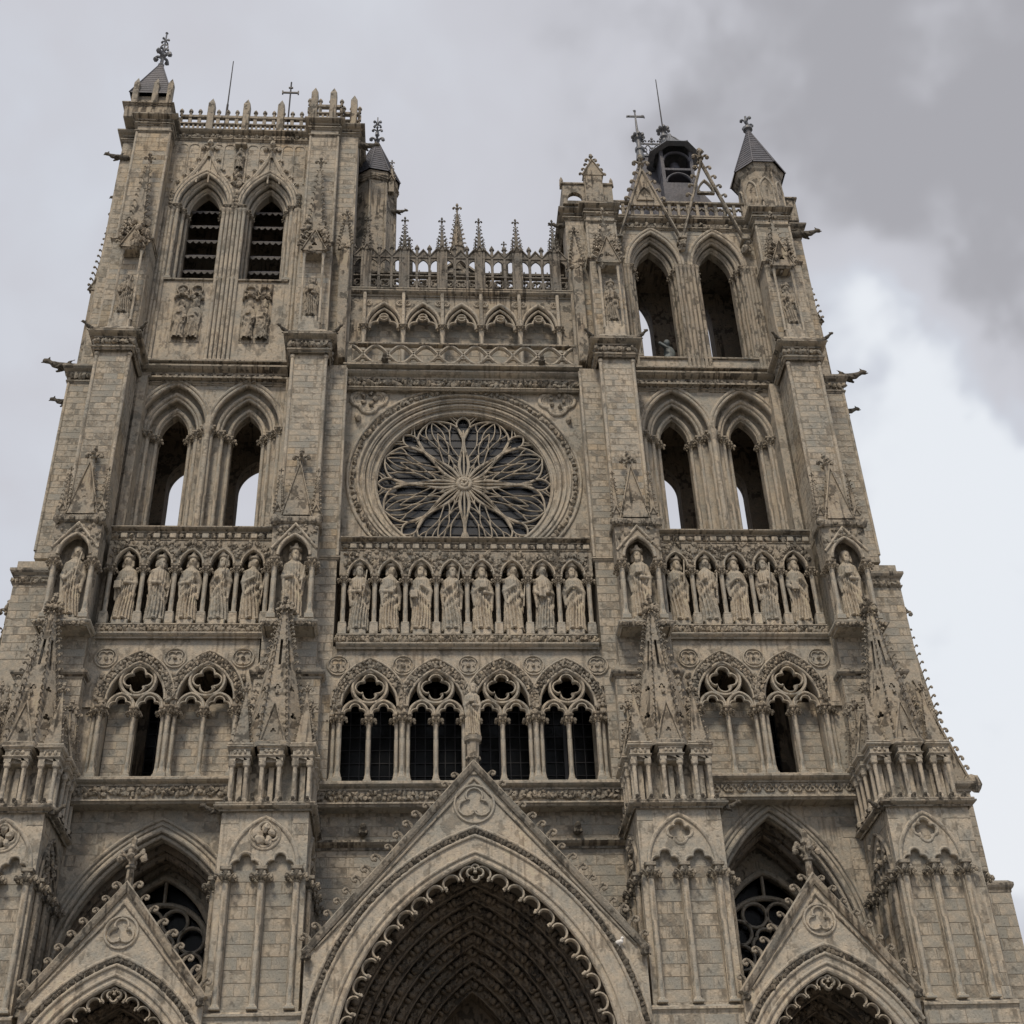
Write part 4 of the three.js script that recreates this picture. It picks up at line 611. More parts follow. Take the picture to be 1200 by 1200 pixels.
/* ---------------- the four great buttress piers ---------------- */
function pier(s, inner) {
  const q = inner ? { lo: [6.3, 9.6], mid: [6.35, 9.15], up: [6.55, 8.95], st: [6.9, 8.55], nx: 7.72, tx: 7.88, cols: [6.62, 7.92, 9.22] } : { lo: [16.2, 19.5], mid: [16.3, 19.1], up: [16.35, 18.6], st: [16.55, 18.15], nx: 17.28, tx: 17.6, cols: [16.42, 17.6, 18.82] };
  const X = v => s * v, lab = inner ? `tall buttress pier with niche and pinnacles between central gable and ${side(s)}` : `tall buttress pier with niche and pinnacles at the outer corner of the ${side(s)}`;
  const th = thing('buttress_pier', lab, 'buttress', [X(q.tx), 0, 2]);
  const lo = q.lo.map(X).sort((a, b) => a - b), xc = X(q.cols[1]), hc = (q.cols[2] - q.cols[0]) / 2, up = q.up.map(X).sort((a, b) => a - b), mid = q.mid.map(X).sort((a, b) => a - b), stg = q.st.map(X).sort((a, b) => a - b);
  // lower stage: core, front plate pierced by blind lancets and a quatrefoil, colonnettes
  const c = new MB(); c.box(lo[0], lo[1], 0, 22.75, -1.2, 3.78); const core = c.build('lower_shaft', M.wall, th);
  const ba = new MB(); ba.box(lo[0] - .12, lo[1] + .12, 0, 15.0, 3.78, 4.14, .03); cornice(ba, [[lo[0] - .12, 4.1], [lo[1] + .12, 4.1]], 14.95, scaled(STRING, .9, 1)); const bm = ba.build('footing', M.wall, th); ashlar(th, bm, 'z', 1, 4.14, lo[0], lo[1], 11.0, 14.9, null, .48, 31);
  const lw = hc / 2, lan = [-1, 1].map(k => { const x = xc + k * lw, h = lw - .13; return [...trefoil(x, 20.45, h), [x + h * .98, 15.35], [x - h * .98, 15.35]]; }), pl = new MB();
  pl.extrude(panel(lo[0], lo[1], 15.24, 22.75, [...lan, foil(xc, 21.8, .42, 4, 0, 8)]), 3.78, .22); const plate = pl.build('front_panel', M.pale, th);
  ashlar(th, plate, 'z', 1, 4.0, lo[0], lo[1], 15.3, 22.7, overlaps([(x, y) => y < 22.6 && Math.abs(x - xc) < archHalf(y, 20.5, hc + .1, 2.1)]), .46, 33);
  for (const k of [-1, 1]) ashlar(th, core, 'z', 1, 3.78, xc + k * lw - lw + .16, xc + k * lw + lw - .16, 15.4, 20.5, null, .46, 35 + k);
  const mo = new MB(); mo.sweep(at(arch(xc, 20.5, hc, 2.0, 14), 4.02), NZ, rollProf(.08)); mo.sweep(at(foil(xc, 21.8, .5, 4, 0, 8), 4.0), NZ, rollProf(.05), true); for (const k of [-1, 1]) mo.sweep(at(trefoil(xc + k * lw, 20.45, lw - .09), 4.0), NZ, rollProf(.055)); if (s < 0) { mo.sweep(at(circle(xc, 21.8, .58, 24), 4.0), NZ, rollProf(.05), true); for (let k = 0; k < 5; k++) leaf(mo, xc + Math.cos(k * 1.257 + .3) * .26, 21.8 + Math.sin(k * 1.257 + .3) * .26, 3.98, .18); } mo.build('blind_tracery', M.pale, th);
  for (const x of q.cols) column(th, X(x), 15.3, 4.08, .12, 5.2, M.pale, .62, .2);
  for (const e of [0, 1]) { // flanks
    const sg = e ? 1 : -1, xx = lo[e]; ashlar(th, core, 'x', sg, xx, -.6, 3.7, 11, 22.6, (a, b, cc, d) => b > 20.2 || true, .46, 41 + e);
    for (const z of [1.0, 2.3, 3.55]) column(th, xx + sg * .12, 15.3, z, .11, 5.0, M.aged, .6, .2);
    const fm = new MB(), pts = arch(2.3, 20.35, 1.25, 1.95, 9).map(p => [xx + sg * .05, p[1], p[0]]); fm.sweep(pts, [sg, 0, 0], rollProf(.08)); for (const zc of [1.65, 2.95]) fm.sweep(arch(zc, 20.3, .55, .75, 7).map(p => [xx + sg * .05, p[1], p[0]]), [sg, 0, 0], rollProf(.06)); for (let k = 0; k < 14; k++) leaf(fm, xx + sg * .06, 20.5 + R() * 1.5, 1.4 + R() * 1.8, .14, true); fm.build('flank_tracery', M.aged, th);
  }
  const co = new MB(); co.box(lo[0] - .06, lo[1] + .06, 22.75, 22.84, -1.2, 4.1); cornice(co, [[lo[0] - .06, -1], [lo[0] - .06, 4.1], [lo[1] + .06, 4.1], [lo[1] + .06, -1]], 22.7, scaled(CORN, .8, .5)); co.box(lo[0] - .25, lo[1] + .25, 22.93, 23.02, -1, 4.3, .02); co.build('collar', M.aged, th);
  for (let k = 0; k < 7; k++) piece('crouching_beast', CROUCH, M.crust, th, [lo[0] + .1 + (lo[1] - lo[0] - .2) * k / 6, 23.0, 4.12], (R() - .5), .42); for (const e of [0, 1]) for (let k = 0; k < 4; k++) piece('crouching_beast', CROUCH, M.crust, th, [lo[e] + (e ? .1 : -.1), 23.0, 3.3 - k * .8], (e ? 1 : -1) * 1.5, .45);
  beast(th, X(q.lo[inner ? 1 : 0]) + (inner ? s : -s) * .1, 22.75, 3.9, (inner ? s : -s) > 0 ? -.5 : Math.PI + .5, .6);
  // tabernacle: shrines with spirelets round a crocketed spire
  const tx = X(q.tx), tc = new MB(); tc.box(tx - .95, tx + .95, 23.0, 25.35, .9, 3.4, .04); tc.build('tabernacle_core', M.aged, th);
  const shr = []; for (const dx of [-1.22, 0, 1.22]) shr.push([dx, 3.72, dx === 0]); for (const dx of [-1.3, 1.3]) for (const z of [2.55, 1.45]) shr.push([dx, z, z > 2]);
  for (const [dx, z, gb] of shr) {
    const x = tx + dx, m = new MB(), w = gb && dx === 0 ? .92 : .78; m.tone(.12);
    for (const a of [-1, 1]) for (const b of [-1, 1]) { m.lathe(x + a * w * .36, 23.02, z + b * w * .36, [[.13, 0], [.13, .16], [.085, .24], [.085, 1.5], [.14, 1.58], [.15, 1.78]], 10); }
    m.extrude(shapeOf([[x - w / 2, 25.0], [x - w / 2, 24.75], [x - w * .22, 24.75], ...arch(x, 24.78, w * .22, .3, 5), [x + w * .22, 24.75], [x + w / 2, 24.75], [x + w / 2, 25.0]]), z + w / 2 - .14, .14, 4); m.box(x - w / 2, x + w / 2, 24.76, 25.3, z - w / 2, z + w / 2 - .15); m.box(x - w / 2, x + w / 2, 25.0, 25.3, z + w / 2 - .16, z + w / 2 - .01);
    cornice(m, [[x - w / 2, z - w / 2], [x - w / 2, z + w / 2], [x + w / 2, z + w / 2], [x + w / 2, z - w / 2]], 25.24, scaled(CORN, .42, .42)); cornice(m, [[x - w / 2, z - w / 2], [x - w / 2, z + w / 2], [x + w / 2, z + w / 2], [x + w / 2, z - w / 2]], 24.92, scaled(STRING, .4, .4)); m.box(x - w / 2 - .1, x + w / 2 + .1, 25.46, 25.52, z - w / 2 - .1, z + w / 2 + .1);
    for (let k = -1; k <= 1; k++) leaf(m, x + k * .2, 25.16, z + w / 2, .09, true); m.box(x - .1, x + .1, 23.02, 24.7, z - .15, z - .05); const sm = m.build('shrine', M.pale, th);
    const p = new MB(); if (gb) { gablet(p, x, 25.52, z + w / 2, w * 1.02, 1.75, .25); spire(p, x, 25.52, z - .1, w * .58, 2.1, 4, 5, .17, Math.PI / 4, .75); } else spire(p, x, 25.52, z, w * .62, 2.35, 4, 8, .15, Math.PI / 4, .6); p.build('spirelet', M.carved, sm);
  }
  const sp = new MB(), sz = 2.95, ra = 1.32, rb = .13, cp8 = Math.cos(Math.PI / 8), sn8 = Math.sin(Math.PI / 8), slope = Math.hypot(6.6, (ra - rb) * cp8);
  sp.lathe(tx, 25.35, sz, [[1.45, 0], [1.45, .2], [ra, .3]], 8, Math.PI / 8);
  { // eight hollow faces pierced by slits and small lobed openings
    const wid = t => (ra * (1 - t) + rb * t) * sn8, f = shapeOf([[-wid(0), 0], [wid(0), 0], [wid(1), slope], [-wid(1), slope]]);
    for (const [t0, t1, w] of [[.56, .76, .055], [.36, .42, .1], [.16, .22, .12]]) f.holes.push(pathOf(t1 - t0 > .1 ? rectPts(-w, w, t0 * slope, t1 * slope) : foil(0, (t0 + t1) / 2 * slope, w * 1.5, 3, Math.PI / 2, 4)));
    const fg = new THREE.ExtrudeGeometry(f, { depth: .1, bevelEnabled: false });
    for (let k = 0; k < 8; k++) { const a = k * Math.PI / 4, o = new V3(Math.cos(a), 0, Math.sin(a)), u = new V3(Math.sin(a), 0, -Math.cos(a)), v = new V3(-o.x * (ra - rb) * cp8 / slope, 6.6 / slope, -o.z * (ra - rb) * cp8 / slope), n = new V3().crossVectors(u, v), m = new THREE.Matrix4().makeBasis(u, v, n); m.setPosition(tx + o.x * ra * cp8 - n.x * .1, 25.65 - n.y * .1, sz + o.z * ra * cp8 - n.z * .1); sp.tone(.1); sp.geo(fg, m); }
  }
  for (let k = 0; k < 8; k++) { const a = Math.PI / 8 + k * Math.PI / 4; for (let i = 0; i < 19; i++) { const t = (i + .3) / 19, r = ra * (1 - t) + rb * t; bud(sp, tx + r * Math.cos(a), 25.65 + 6.6 * t, sz + r * Math.sin(a), a, .25 - t * .07); } } finial(sp, tx, 32.15, sz, .75); leafRow(sp, circle(tx, sz, .3, 10).map(p => [p[0], 32.3, p[1]]), .14, .16); sp.build('tabernacle_spire', M.carved, th);
  // shaft behind the tabernacle with weathered offsets
  const md = new MB(); md.box(mid[0], mid[1], 22.84, 29.9, -1.2, 1.55); const mm = md.build('middle_shaft', M.wall, th); ashlar(th, mm, 'z', 1, 1.55, mid[0], mid[1], 23.2, 29.8, null, .42, 51); for (const e of [0, 1]) ashlar(th, mm, 'x', e ? 1 : -1, mid[e], -.9, 1.5, 23.2, 29.8, null, .42, 53 + e);
  const wt = new MB(); cornice(wt, [[mid[0], -1], [mid[0], 1.55], [mid[1], 1.55], [mid[1], -1]], 29.75, scaled(CORN, .7, .8)); wt.lathe((mid[0] + mid[1]) / 2, 30.1, .2, [[(mid[1] - mid[0]) / 2 * 1.5, 0], [(up[1] - up[0]) / 2 * 1.41, .6]], 4, Math.PI / 4, 1, 1); wt.build('weathering', M.aged, th);
  const ub = new MB(); ub.box(up[0], up[1], 29.9, 32.1, -1.2, 1.62); const ubm = ub.build('upper_shaft', M.wall, th); ashlar(th, ubm, 'z', 1, 1.62, up[0], up[1], 30.4, 31.9, null, .42, 57);
  // niche with a large statue under a gabled canopy
  const nx = X(q.nx), nc = new MB(); nc.box(nx - 1.05, nx + 1.05, 31.75, 32.15, 1.5, 2.62, .04); cornice(nc, [[nx - 1.05, 1.6], [nx - 1.05, 2.62], [nx + 1.05, 2.62], [nx + 1.05, 1.6]], 31.7, scaled(CORN, .6, .6)); nc.box(nx - .42, nx + .42, 32.15, 32.4, 1.7, 2.45, .04); nc.build('niche_floor', M.pale, th);
  const nl = new MB(); leafRow(nl, [[nx - 1.1, 31.82, 2.72], [nx + 1.1, 31.82, 2.72]], .13, .18); nl.build('leaf_frieze', M.carved, th, { kind: 'stuff' });
  for (const k of [-1, 1]) { column(th, nx + k * .82, 32.15, 2.45, .12, 3.1, M.pale, .45, .5); column(th, nx + k * .82, 32.15, 1.95, .1, 3.1, M.aged, .45, .5); }
  const cn = new MB(), h = .68; cn.extrude(shapeOf([[nx - 1.02, 37.05], [nx - 1.02, 35.25], [nx - h, 35.25], ...arch(nx, 35.35, h, 1.05, 8), [nx + h, 35.25], [nx + 1.02, 35.25], [nx + 1.02, 37.05]]), 2.3, .32, 4); cn.box(nx - 1.02, nx - .8, 35.25, 37.05, 1.6, 2.3); cn.box(nx + .8, nx + 1.02, 35.25, 37.05, 1.6, 2.3); cn.box(nx - .8, nx + .8, 36.6, 37.05, 1.6, 2.3); cn.box(nx - 1.12, nx + 1.12, 37.05, 37.45, 1.5, 2.74, .08); cn.build('niche_canopy', M.aged, th);
  const cm = new MB(); cm.sweep(at(arch(nx, 35.35, h + .03, 1.1, 10), 2.64), NZ, rollProf(.07)); cm.sweep([[nx - 1.0, 35.7, 2.64], [nx, 37.0, 2.66], [nx + 1.0, 35.7, 2.64]], NZ, rollProf(.06)); cm.build('niche_arch', M.pale, th);
  const cl = new MB(); for (let k = 0; k < 34; k++) { const x = nx - .95 + R() * 1.9, y = 35.6 + R() * 1.35; if (Math.abs(x - nx) > archHalf(y, 35.35, h + .1, 1.2)) leaf(cl, x, y, 2.64, .1, true); } for (const k of [-1, 1]) { leaf(cl, nx + k * .98, 37.2, 2.7, .24); leaf(cl, nx + k * .8, 37.15, 2.74, .16); leaf(cl, nx + k * .3, 37.2, 2.74, .14); } cl.build('carved_foliage', M.carved, th, { kind: 'stuff' });
  const pn = new MB(); gablet(pn, nx, 37.45, 2.6, 1.35, 3.0, .3); spire(pn, nx, 37.45, 2.15, .85, 3.3, 4, 7, .15, Math.PI / 4, 1.0); pn.build('niche_spire', M.carved, th); for (const k of [-1, 1]) { const a = new MB(); pinnacle(a, nx + k * .86, 37.45, 2.4, .3, .35, 2.3, 9, .16, .3); a.build('niche_pinnacle', M.carved, th); }
  setStatue(`niche_statue`, inner ? `tall robed stone statue in canopied niche between rose window and ${side(s)}` : `tall robed stone statue in canopied niche at outer corner of the ${side(s)}`, [KINGS[8], SAINT[1], KINGS[4], SAINT[0]][(s > 0 ? 2 : 0) + (inner ? 0 : 1)], [nx, 32.4, 2.1], -s * .12, 1.03, null, M.statue);
  // upper stage
  const u2 = new MB(); u2.box(stg[0], stg[1], 32.1, 48.05, -1.2, 1.8); const u2m = u2.build('top_shaft', M.wall, th); ashlar(th, u2m, 'z', 1, 1.8, stg[0] + .12, stg[1] - .12, 37.5, 47.6, null, .37, 61); for (const e of [0, 1]) ashlar(th, u2m, 'x', e ? 1 : -1, stg[e], -.6, 1.7, 37.5, 47.6, null, .37, 63 + e);
  for (const e of [0, 1]) { const m = new MB(); m.lathe(stg[e], 37.4, 1.8, [[.09, 0], [.09, 10.2], [.13, 10.25], [.13, 10.4]], 10); m.build('angle_shaft', M.pale, th); }
  if (inner) { const b = new MB(), xa = X(5.92), xb = X(6.9); b.box(xa, xb, 24.0, 47.9, -1.2, 1.0); const bm2 = b.build('flanking_strip', M.wall, th); ashlar(th, bm2, 'z', 1, 1.0, Math.min(xa, xb) + .1, Math.max(xa, xb), 36.4, 47.4, null, .37, 71); ashlar(th, bm2, 'z', 1, 1.0, Math.min(xa, xb), Math.max(xa, xb), 25, 36.1, null, .42, 73); const m = new MB(); cornice(m, s < 0 ? [[xb, 1.0], [xa, 1.0], [xa, -.3]] : [[xa, -.3], [xa, 1.0], [xb, 1.0]], 36.15, scaled(STRING, .9, .8)); m.lathe(xa, 36.4, 1.0, [[.08, 0], [.08, 11.3]], 10); m.build('angle_moulding', M.pale, th); }
  const xi = inner ? X(8.55) : X(16.0), xo = inner ? X(9.0) : X(16.55), jb = new MB(); jb.box(xi, xo, 37.4, 48, -1.6, -.1); jb.build('jamb_strip', M.wall, th);
  // cornice of the pier with carved corners
  const w0 = stg[0] - .12, w1 = stg[1] + .12, tc2 = new MB(); tc2.box(w0, w1, 48.05, 48.9, -1.2, 1.95); cornice(tc2, [[w0, -.7], [w0, 1.95], [w1, 1.95], [w1, -.7]], 47.85, scaled(STRING, 1, 1)); cornice(tc2, [[w0, -.7], [w0, 1.95], [w1, 1.95], [w1, -.7]], 48.62, scaled(CORN, 1.25, .75)); tc2.box(w0 - .3, w1 + .3, 49.0, 49.12, -1.2, 2.25, .03); tc2.lathe((w0 + w1) / 2, 49.1, .55, [[1.75, 0], [1.1, .75]], 4, Math.PI / 4, .82, 1.25); tc2.build('pier_cornice', M.aged, th);
  const lf = new MB(); leafRow(lf, [[w0, 48.4, .2], [w0 - .02, 48.4, 2.0], [w1 + .02, 48.4, 2.0], [w1, 48.4, .2]], .17, .2); lf.build('leaf_frieze', M.carved, th, { kind: 'stuff' }); for (const e of [0, 1]) { beast(th, e ? w1 + .1 : w0 - .1, 49.1, 2.0, (e ? -1 : 1) * .75 + (e ? 0 : Math.PI), .6); }
  return th;
}
for (const s of [-1, 1]) { pier(s, true); pier(s, false); }

/* ---------------- the two towers ---------------- */
function tower(s) {
  const X = v => s * v, north = s < 0, lr = (a, b) => [X(a), X(b)].sort((p, q) => p - q), BK = -6.5;
  const th = thing('bell_tower', north ? 'taller square bell tower with slatted belfry windows and battlement parapet' : 'shorter bell tower with open belfry arches, crossed gables and slate roof', 'tower', [X(13), 0, -3], 'bell towers');
  const [t0, t1] = lr(9.0, 16.4), C = [10.92, 14.58], cc = 12.7;
  // porch storey: great pointed arch with the aisle window deep inside
  const ax = X(12.44), ahw = north ? 3.8 : 3.08, ays = north ? 17.38 : 18.26, ar = north ? 5.98 : 5.85, [l0, l1] = lr(9.3, 16.4), keep = p => p.map(q => [Math.max(l0 + .08, Math.min(l1 - .08, q[0])), q[1]]), inb = p => p.filter(q => q[0] > l0 + .02 && q[0] < l1 - .02);
  const w = new MB(); w.extrude(panel(l0, l1, 0, 24.3, [keep(archHole(ax, .02, ays, ahw, ar, 24))]), -.6, 1.2); const lw = w.build('lower_wall', M.wall, th); ashlar(th, lw, 'z', 1, .6, l0 + .3, l1, 16, 24.2, overlaps([inArch(ax, 0, ays, ahw + .5, ar + .6)]), .46, 81);
  const am = new MB(); for (const [e, z, r] of [[.45, .63, .08], [.25, .62, .06], [.05, .6, .11], [-.12, .4, .09], [-.1, .05, .1]]) am.sweep(at(inb(arch(ax, ays, ahw + e, ar + e * 1.15, 26)), z), NZ, rollProf(r)); am.build('porch_arch', M.pale, th);
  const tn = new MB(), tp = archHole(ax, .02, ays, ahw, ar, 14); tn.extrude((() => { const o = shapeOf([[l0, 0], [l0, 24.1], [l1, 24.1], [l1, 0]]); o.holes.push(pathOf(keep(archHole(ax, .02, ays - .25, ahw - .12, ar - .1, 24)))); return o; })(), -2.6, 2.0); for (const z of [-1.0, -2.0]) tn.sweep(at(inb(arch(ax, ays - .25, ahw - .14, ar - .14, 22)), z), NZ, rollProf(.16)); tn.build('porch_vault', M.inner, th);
  const bw = new MB(); const wx = X(12.62); bw.extrude(panel(l0, l1, 0, 24, [archHole(wx, 12, 19.2, 2.25, 3.4, 12)]), -3.3, .8); bw.build('aisle_wall', M.aged, th);
  const tr = new MB(); tr.sweep([[wx - 2.25, 12, -2.55], ...at(arch(wx, 19.2, 2.25, 3.4, 14), -2.55), [wx + 2.25, 12, -2.55]], NZ, rollProf(.14)); tr.sweep(at(circle(wx, 19.5, 2.0, 40), -2.75), NZ, ribProf(.11, .12), true); for (let k = 0; k < 8; k++) { const a = k * Math.PI / 4 + .39; tr.sweep(at(circle(wx + Math.cos(a) * 1.36, 19.5 + Math.sin(a) * 1.36, .52, 16), -2.78), NZ, ribProf(.07, .09), true); } tr.sweep(at(foil(wx, 19.5, .74, 6, 0, 6), -2.78), NZ, ribProf(.07, .09), true); tr.sweep([[wx, 21.5, -2.75], [wx, 22.5, -2.75]], NZ, ribProf(.07, .1)); const trm = tr.build('aisle_window', M.pale, th); const gl = new MB(); gl.extrude(shapeOf(archHole(wx, 12, 19.2, 2.2, 3.35, 12)), -3.2, .05); gl.build('pane', M.glass, trm); for (const [xa, xb, ya, yb3] of [[l0, l0 + .3, 11.5, 24], [l1 - .3, l1, 11.5, 24], [l0 + .3, l1 - .3, 11.5, 12], [l0 + .3, l1 - .3, 23.6, 24]]) { const ch = new MB(); ch.box(xa, xb, ya, yb3, -6.5, -3.3); ch.build('aisle_interior', M.inner, th); } { const ch = new MB(); ch.box(l0, l1, 11.5, 24, -6.9, -6.5); ch.build('aisle_interior', M.inner, th); }
  // sill
  const S0 = lr(9.2, 16.4), si = new MB(); si.box(S0[0], S0[1], 24.25, 25.15, -1.6, 1.3); cornice(si, [[S0[0], 1.3], [S0[1], 1.3]], 24.2, scaled(STRING, 1.2, .8)); cornice(si, [[S0[0], 1.3], [S0[1], 1.3]], 24.98, scaled(CORN, 1.1, .62)); si.box(S0[0], S0[1], 25.2, 25.38, -1.6, 1.45, .03); si.build('sill', M.wall, th);
  const fr = new MB(); if (north) for (const y of [24.66, 24.84]) leafRow(fr, [[S0[0] + .1, y, 1.36], [S0[1] - .1, y, 1.36]], .13, .19, .5); else for (let k = 0; k < 12; k++) { const x = S0[0] + .35 + k * (S0[1] - S0[0] - .6) / 11.5; fr.sweep(at(foil(x, 24.74, .2, 3, Math.PI / 2, 5), 1.33), NZ, ribProf(.035, .05), true); leaf(fr, x + .3, 24.84, 1.34, .09, true); } fr.build('sill_frieze', M.carved, th, { kind: 'stuff' });
  // arcade storey, mostly walled up
  const yb = 25.38, yc = 28.72, hw = 1.2, cs = [X(11.2), X(14.12)].sort((a, b) => a - b), [a0, a1] = lr(9.1, 16.4);
  const up = new MB(), pts = [[a0, 31.7], [a0, yc]]; for (const c of cs) pts.push([c - hw, yc], ...arch(c, yc + .35, hw, hw * 1.5, 10), [c + hw, yc]); pts.push([a1, yc], [a1, 31.7]); up.extrude(shapeOf(pts), .3, .7, 4); const upw = up.build('arcade_wall', M.wall, th);
  ashlar(th, upw, 'z', 1, 1.0, a0 + .2, a1 - .2, 28.9, 31.6, overlaps([...cs.map(c => inArch(c, 0, yc + .35, hw + .5, hw * 1.5 + .6)), ...[9.75, 12.66, 15.6].map(x => inCirc(X(x), 31.0, .6)), (x, y) => Math.abs(x - X(12.66)) < .5 && y < 30.6]), .4, 83);
  for (const c of cs) arcadeBay(th, c, yb, yc, hw);
  clusterPier(th, X(12.66), yb, yc); clusterPier(th, X(9.85), yb, yc, .95, -s); clusterPier(th, X(15.5), yb, yc, .95, s);
  for (const x of [9.75, 12.66, 15.6]) { roundel(th, X(x), 31.05, 1.02, .46); const l = new MB(); for (let k = 0; k < 9; k++) leaf(l, X(x) + (R() - .5) * .34, 28.8 + k * .17, 1.08, .13, true); l.build('foliage_boss', M.carved, th, { kind: 'stuff' }); }
  for (const [a, b] of [[9.1, 9.95], [15.35, 16.4]]) { const [p, q2] = lr(a, b), jb = new MB(); jb.box(p, q2, 25.38, yc, -.3, .85); jb.build('arcade_jamb', M.wall, th); }
  const inf = new MB(), dk = X(14.12) - s * hw * .5; // the one lancet left open
  for (const c of cs) for (const q of [-1, 1]) { const x = c + q * hw * .5; if (Math.abs(x - dk) < .1) continue; inf.box(x - hw * .5, x + hw * .5, 25.3, 29.25, -.1, .25); } inf.box(cs[0] + hw, cs[1] - hw, 25.3, 29.25, -.1, .25); const im = inf.build('infill_wall', M.wall, th); for (const c of cs) for (const q of [-1, 1]) { const x = c + q * hw * .5; if (Math.abs(x - dk) < .1) continue; ashlar(th, im, 'z', 1, .25, x - hw * .5, x + hw * .5, 25.4, 29.2, null, .34, 85 + q); }
  { const pb = new MB(); pb.extrude(panel(a0, a1, 25.2, 31.6, [rectPts(dk - .62, dk + .62, 25.4, 30.9)]), -2.5, .3); pb.build('passage_back', M.inner, th); const pc = new MB(); pc.box(a0, a1, 31.05, 31.62, -2.2, .3); pc.build('passage_ceiling', M.inner, th); for (const k of [0, 1]) { const pe = new MB(), e = k ? a1 : a0; pe.box(e - (k ? .3 : 0), e + (k ? 0 : .3), 25.2, 31.05, -2.2, .3); pe.build('passage_end', M.inner, th); } const pf = new MB(); pf.box(a0, a1, 24.9, 25.25, -2.5, -1.58); pf.build('passage_floor', M.inner, th); const bk = new MB(); bk.box(dk - .75, dk + .75, 25.2, 31.6, -5.4, -5.1); bk.build('passage_end', M.inner, th); for (const k of [-1, 1]) { const b3 = new MB(); b3.box(dk + k * .62, dk + k * .75, 25.2, 31.2, -5.1, -2.5); b3.build('passage_wall', M.inner, th); } const b4 = new MB(); b4.box(dk - .62, dk + .62, 30.9, 31.4, -5.1, -2.5); b4.build('passage_ceiling', M.inner, th); const b5 = new MB(); b5.box(dk - .62, dk + .62, 24.9, 25.4, -5.1, -2.5); b5.build('passage_floor', M.inner, th); } const wd = new MB(); wd.box(dk - .62, dk + .62, 25.4, 30.9, -2.38, -2.36); const wm = wd.build('arcade_window', M.glass, th); const wb = new MB(); glassGrid(wb, dk - .6, dk + .6, 25.4, 30.9, -2.33, 3, 9); wb.build('window_bars', M.iron, wm);
  // kings
  const ks = [9.02, 10.38, 11.76, 13.14, 14.55, 16.0].map(X).sort((a, b) => a - b); kingGallery(th, ks, 32.72, s); const bd = new MB(); bd.box(a0, a1, 31.65, 32.15, -1.6, .98); bd.build('band_wall', M.wall, th);
  for (let i = 0; i < 5; i++) { const x = (ks[i] + ks[i + 1]) / 2, pl = new MB(); pl.tone(.1); pl.box(x - .36, x + .36, 32.72, 32.98, .4, 1.1, .04); pl.build('plinth', M.pale, th); const n = ['first', 'second', 'middle', 'second', 'first'][i], fromIn = (i < 2) === (s > 0); setStatue('king_statue', i === 2 ? `crowned stone king in the middle of the gallery on the ${side(s)}` : `crowned stone king on the ${side(s)}, ${n} from the ${fromIn ? 'rose window' : 'outer corner'} end`, KINGS[(i * 2 + (s > 0 ? 3 : 6)) % 9], [x, 32.98, .74], (R() - .5) * .9 - s * .06, [1.0, .97 + R() * .03, 1], `kings on the ${side(s)}`, i % 2 ? M.pale : M.statue); }
  // second storey with paired open arches, hollow inside
  const jambs = (c, y0, ys, hwO, ywall, mat) => { };
  function storey(y0, y1, sill, ys, hwIn, riseIn, hwOut, riseOut, zw, cen, nm, opt = {}) {
    const oz = zw - 1.0, [p, q2] = opt.span || lr(9.0, 16.4), f = new MB();
    f.extrude(panel(p, q2, y0, y1, cen.map(c => archHole(c, sill, ys, hwOut, riseOut, 12))), zw - .45, .45); f.extrude(panel(p, q2, y0, y1, cen.map(c => archHole(c, sill, ys, (hwOut + hwIn) / 2, (riseOut + riseIn) / 2, 12))), zw - .9, .45); f.extrude(panel(p, q2, y0, y1, cen.map(c => archHole(c, sill, ys, hwIn, riseIn, 12))), zw - 1.5, .6); const fm = f.build(nm + '_wall', M.wall, th);
    if (opt.sill !== false) { const g = new MB(); for (const c of cen) g.box(c - hwOut - .05, c + hwOut + .05, sill - .14, sill, zw - 1.5, zw + .12, .03); g.build('window_sill', M.aged, th); }
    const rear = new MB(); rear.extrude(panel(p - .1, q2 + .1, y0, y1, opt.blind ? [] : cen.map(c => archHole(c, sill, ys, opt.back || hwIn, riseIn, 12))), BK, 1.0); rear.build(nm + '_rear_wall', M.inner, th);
    cen.forEach(c => { const m = new MB(); for (const [e, z, r] of [[hwOut + .12, .05, .1], [hwOut - .04, .0, .1], [(hwOut + hwIn) / 2 + .12, -.35, .11], [(hwOut + hwIn) / 2 - .03, -.45, .09], [hwIn + .1, -.8, .11], [hwIn, -.9, .07]]) { const k = (e - hwIn) / (hwOut - hwIn); m.sweep(at(arch(c, ys, e, riseIn + (riseOut - riseIn) * k, 14), zw + z), NZ, rollProf(r)); } m.build('arch_moulding', M.pale, th); });
    const mids = (hwOut + hwIn) / 2; for (const c of cen) for (const k of [-1, 1]) { for (const [e, z, r] of [[hwOut - .1, -.1, .13], [mids - .08, -.5, .115], [hwIn + .06, -.92, .1]]) column(th, c + k * e, sill, zw + z, r, ys - sill + .05, opt.colMat || M.pale, opt.cap ?? .5, .35); }
    return fm;
  }
  const f2 = storey(37.6, 48.0, 37.9, 45.1, .78, 1.55, 1.79, 2.85, -.6, C.map(X), 'open_arch', { sill: false, back: .95 }); ashlar(th, f2, 'z', 1, -.6, t0, t1, 44.5, 47.9, overlaps(C.map(c => inArch(X(c), 0, 45.1, 1.9, 3.0))), .38, 87);
  { const m = new MB(); for (const x of [X(12.75)]) m.lathe(x, 37.8, -.52, [[.2, 0], [.2, .4], [.14, .5], [.14, 6.7], [.26, 7.1], [.28, 7.3]], 12); m.build('middle_shaft', M.pale, th); }
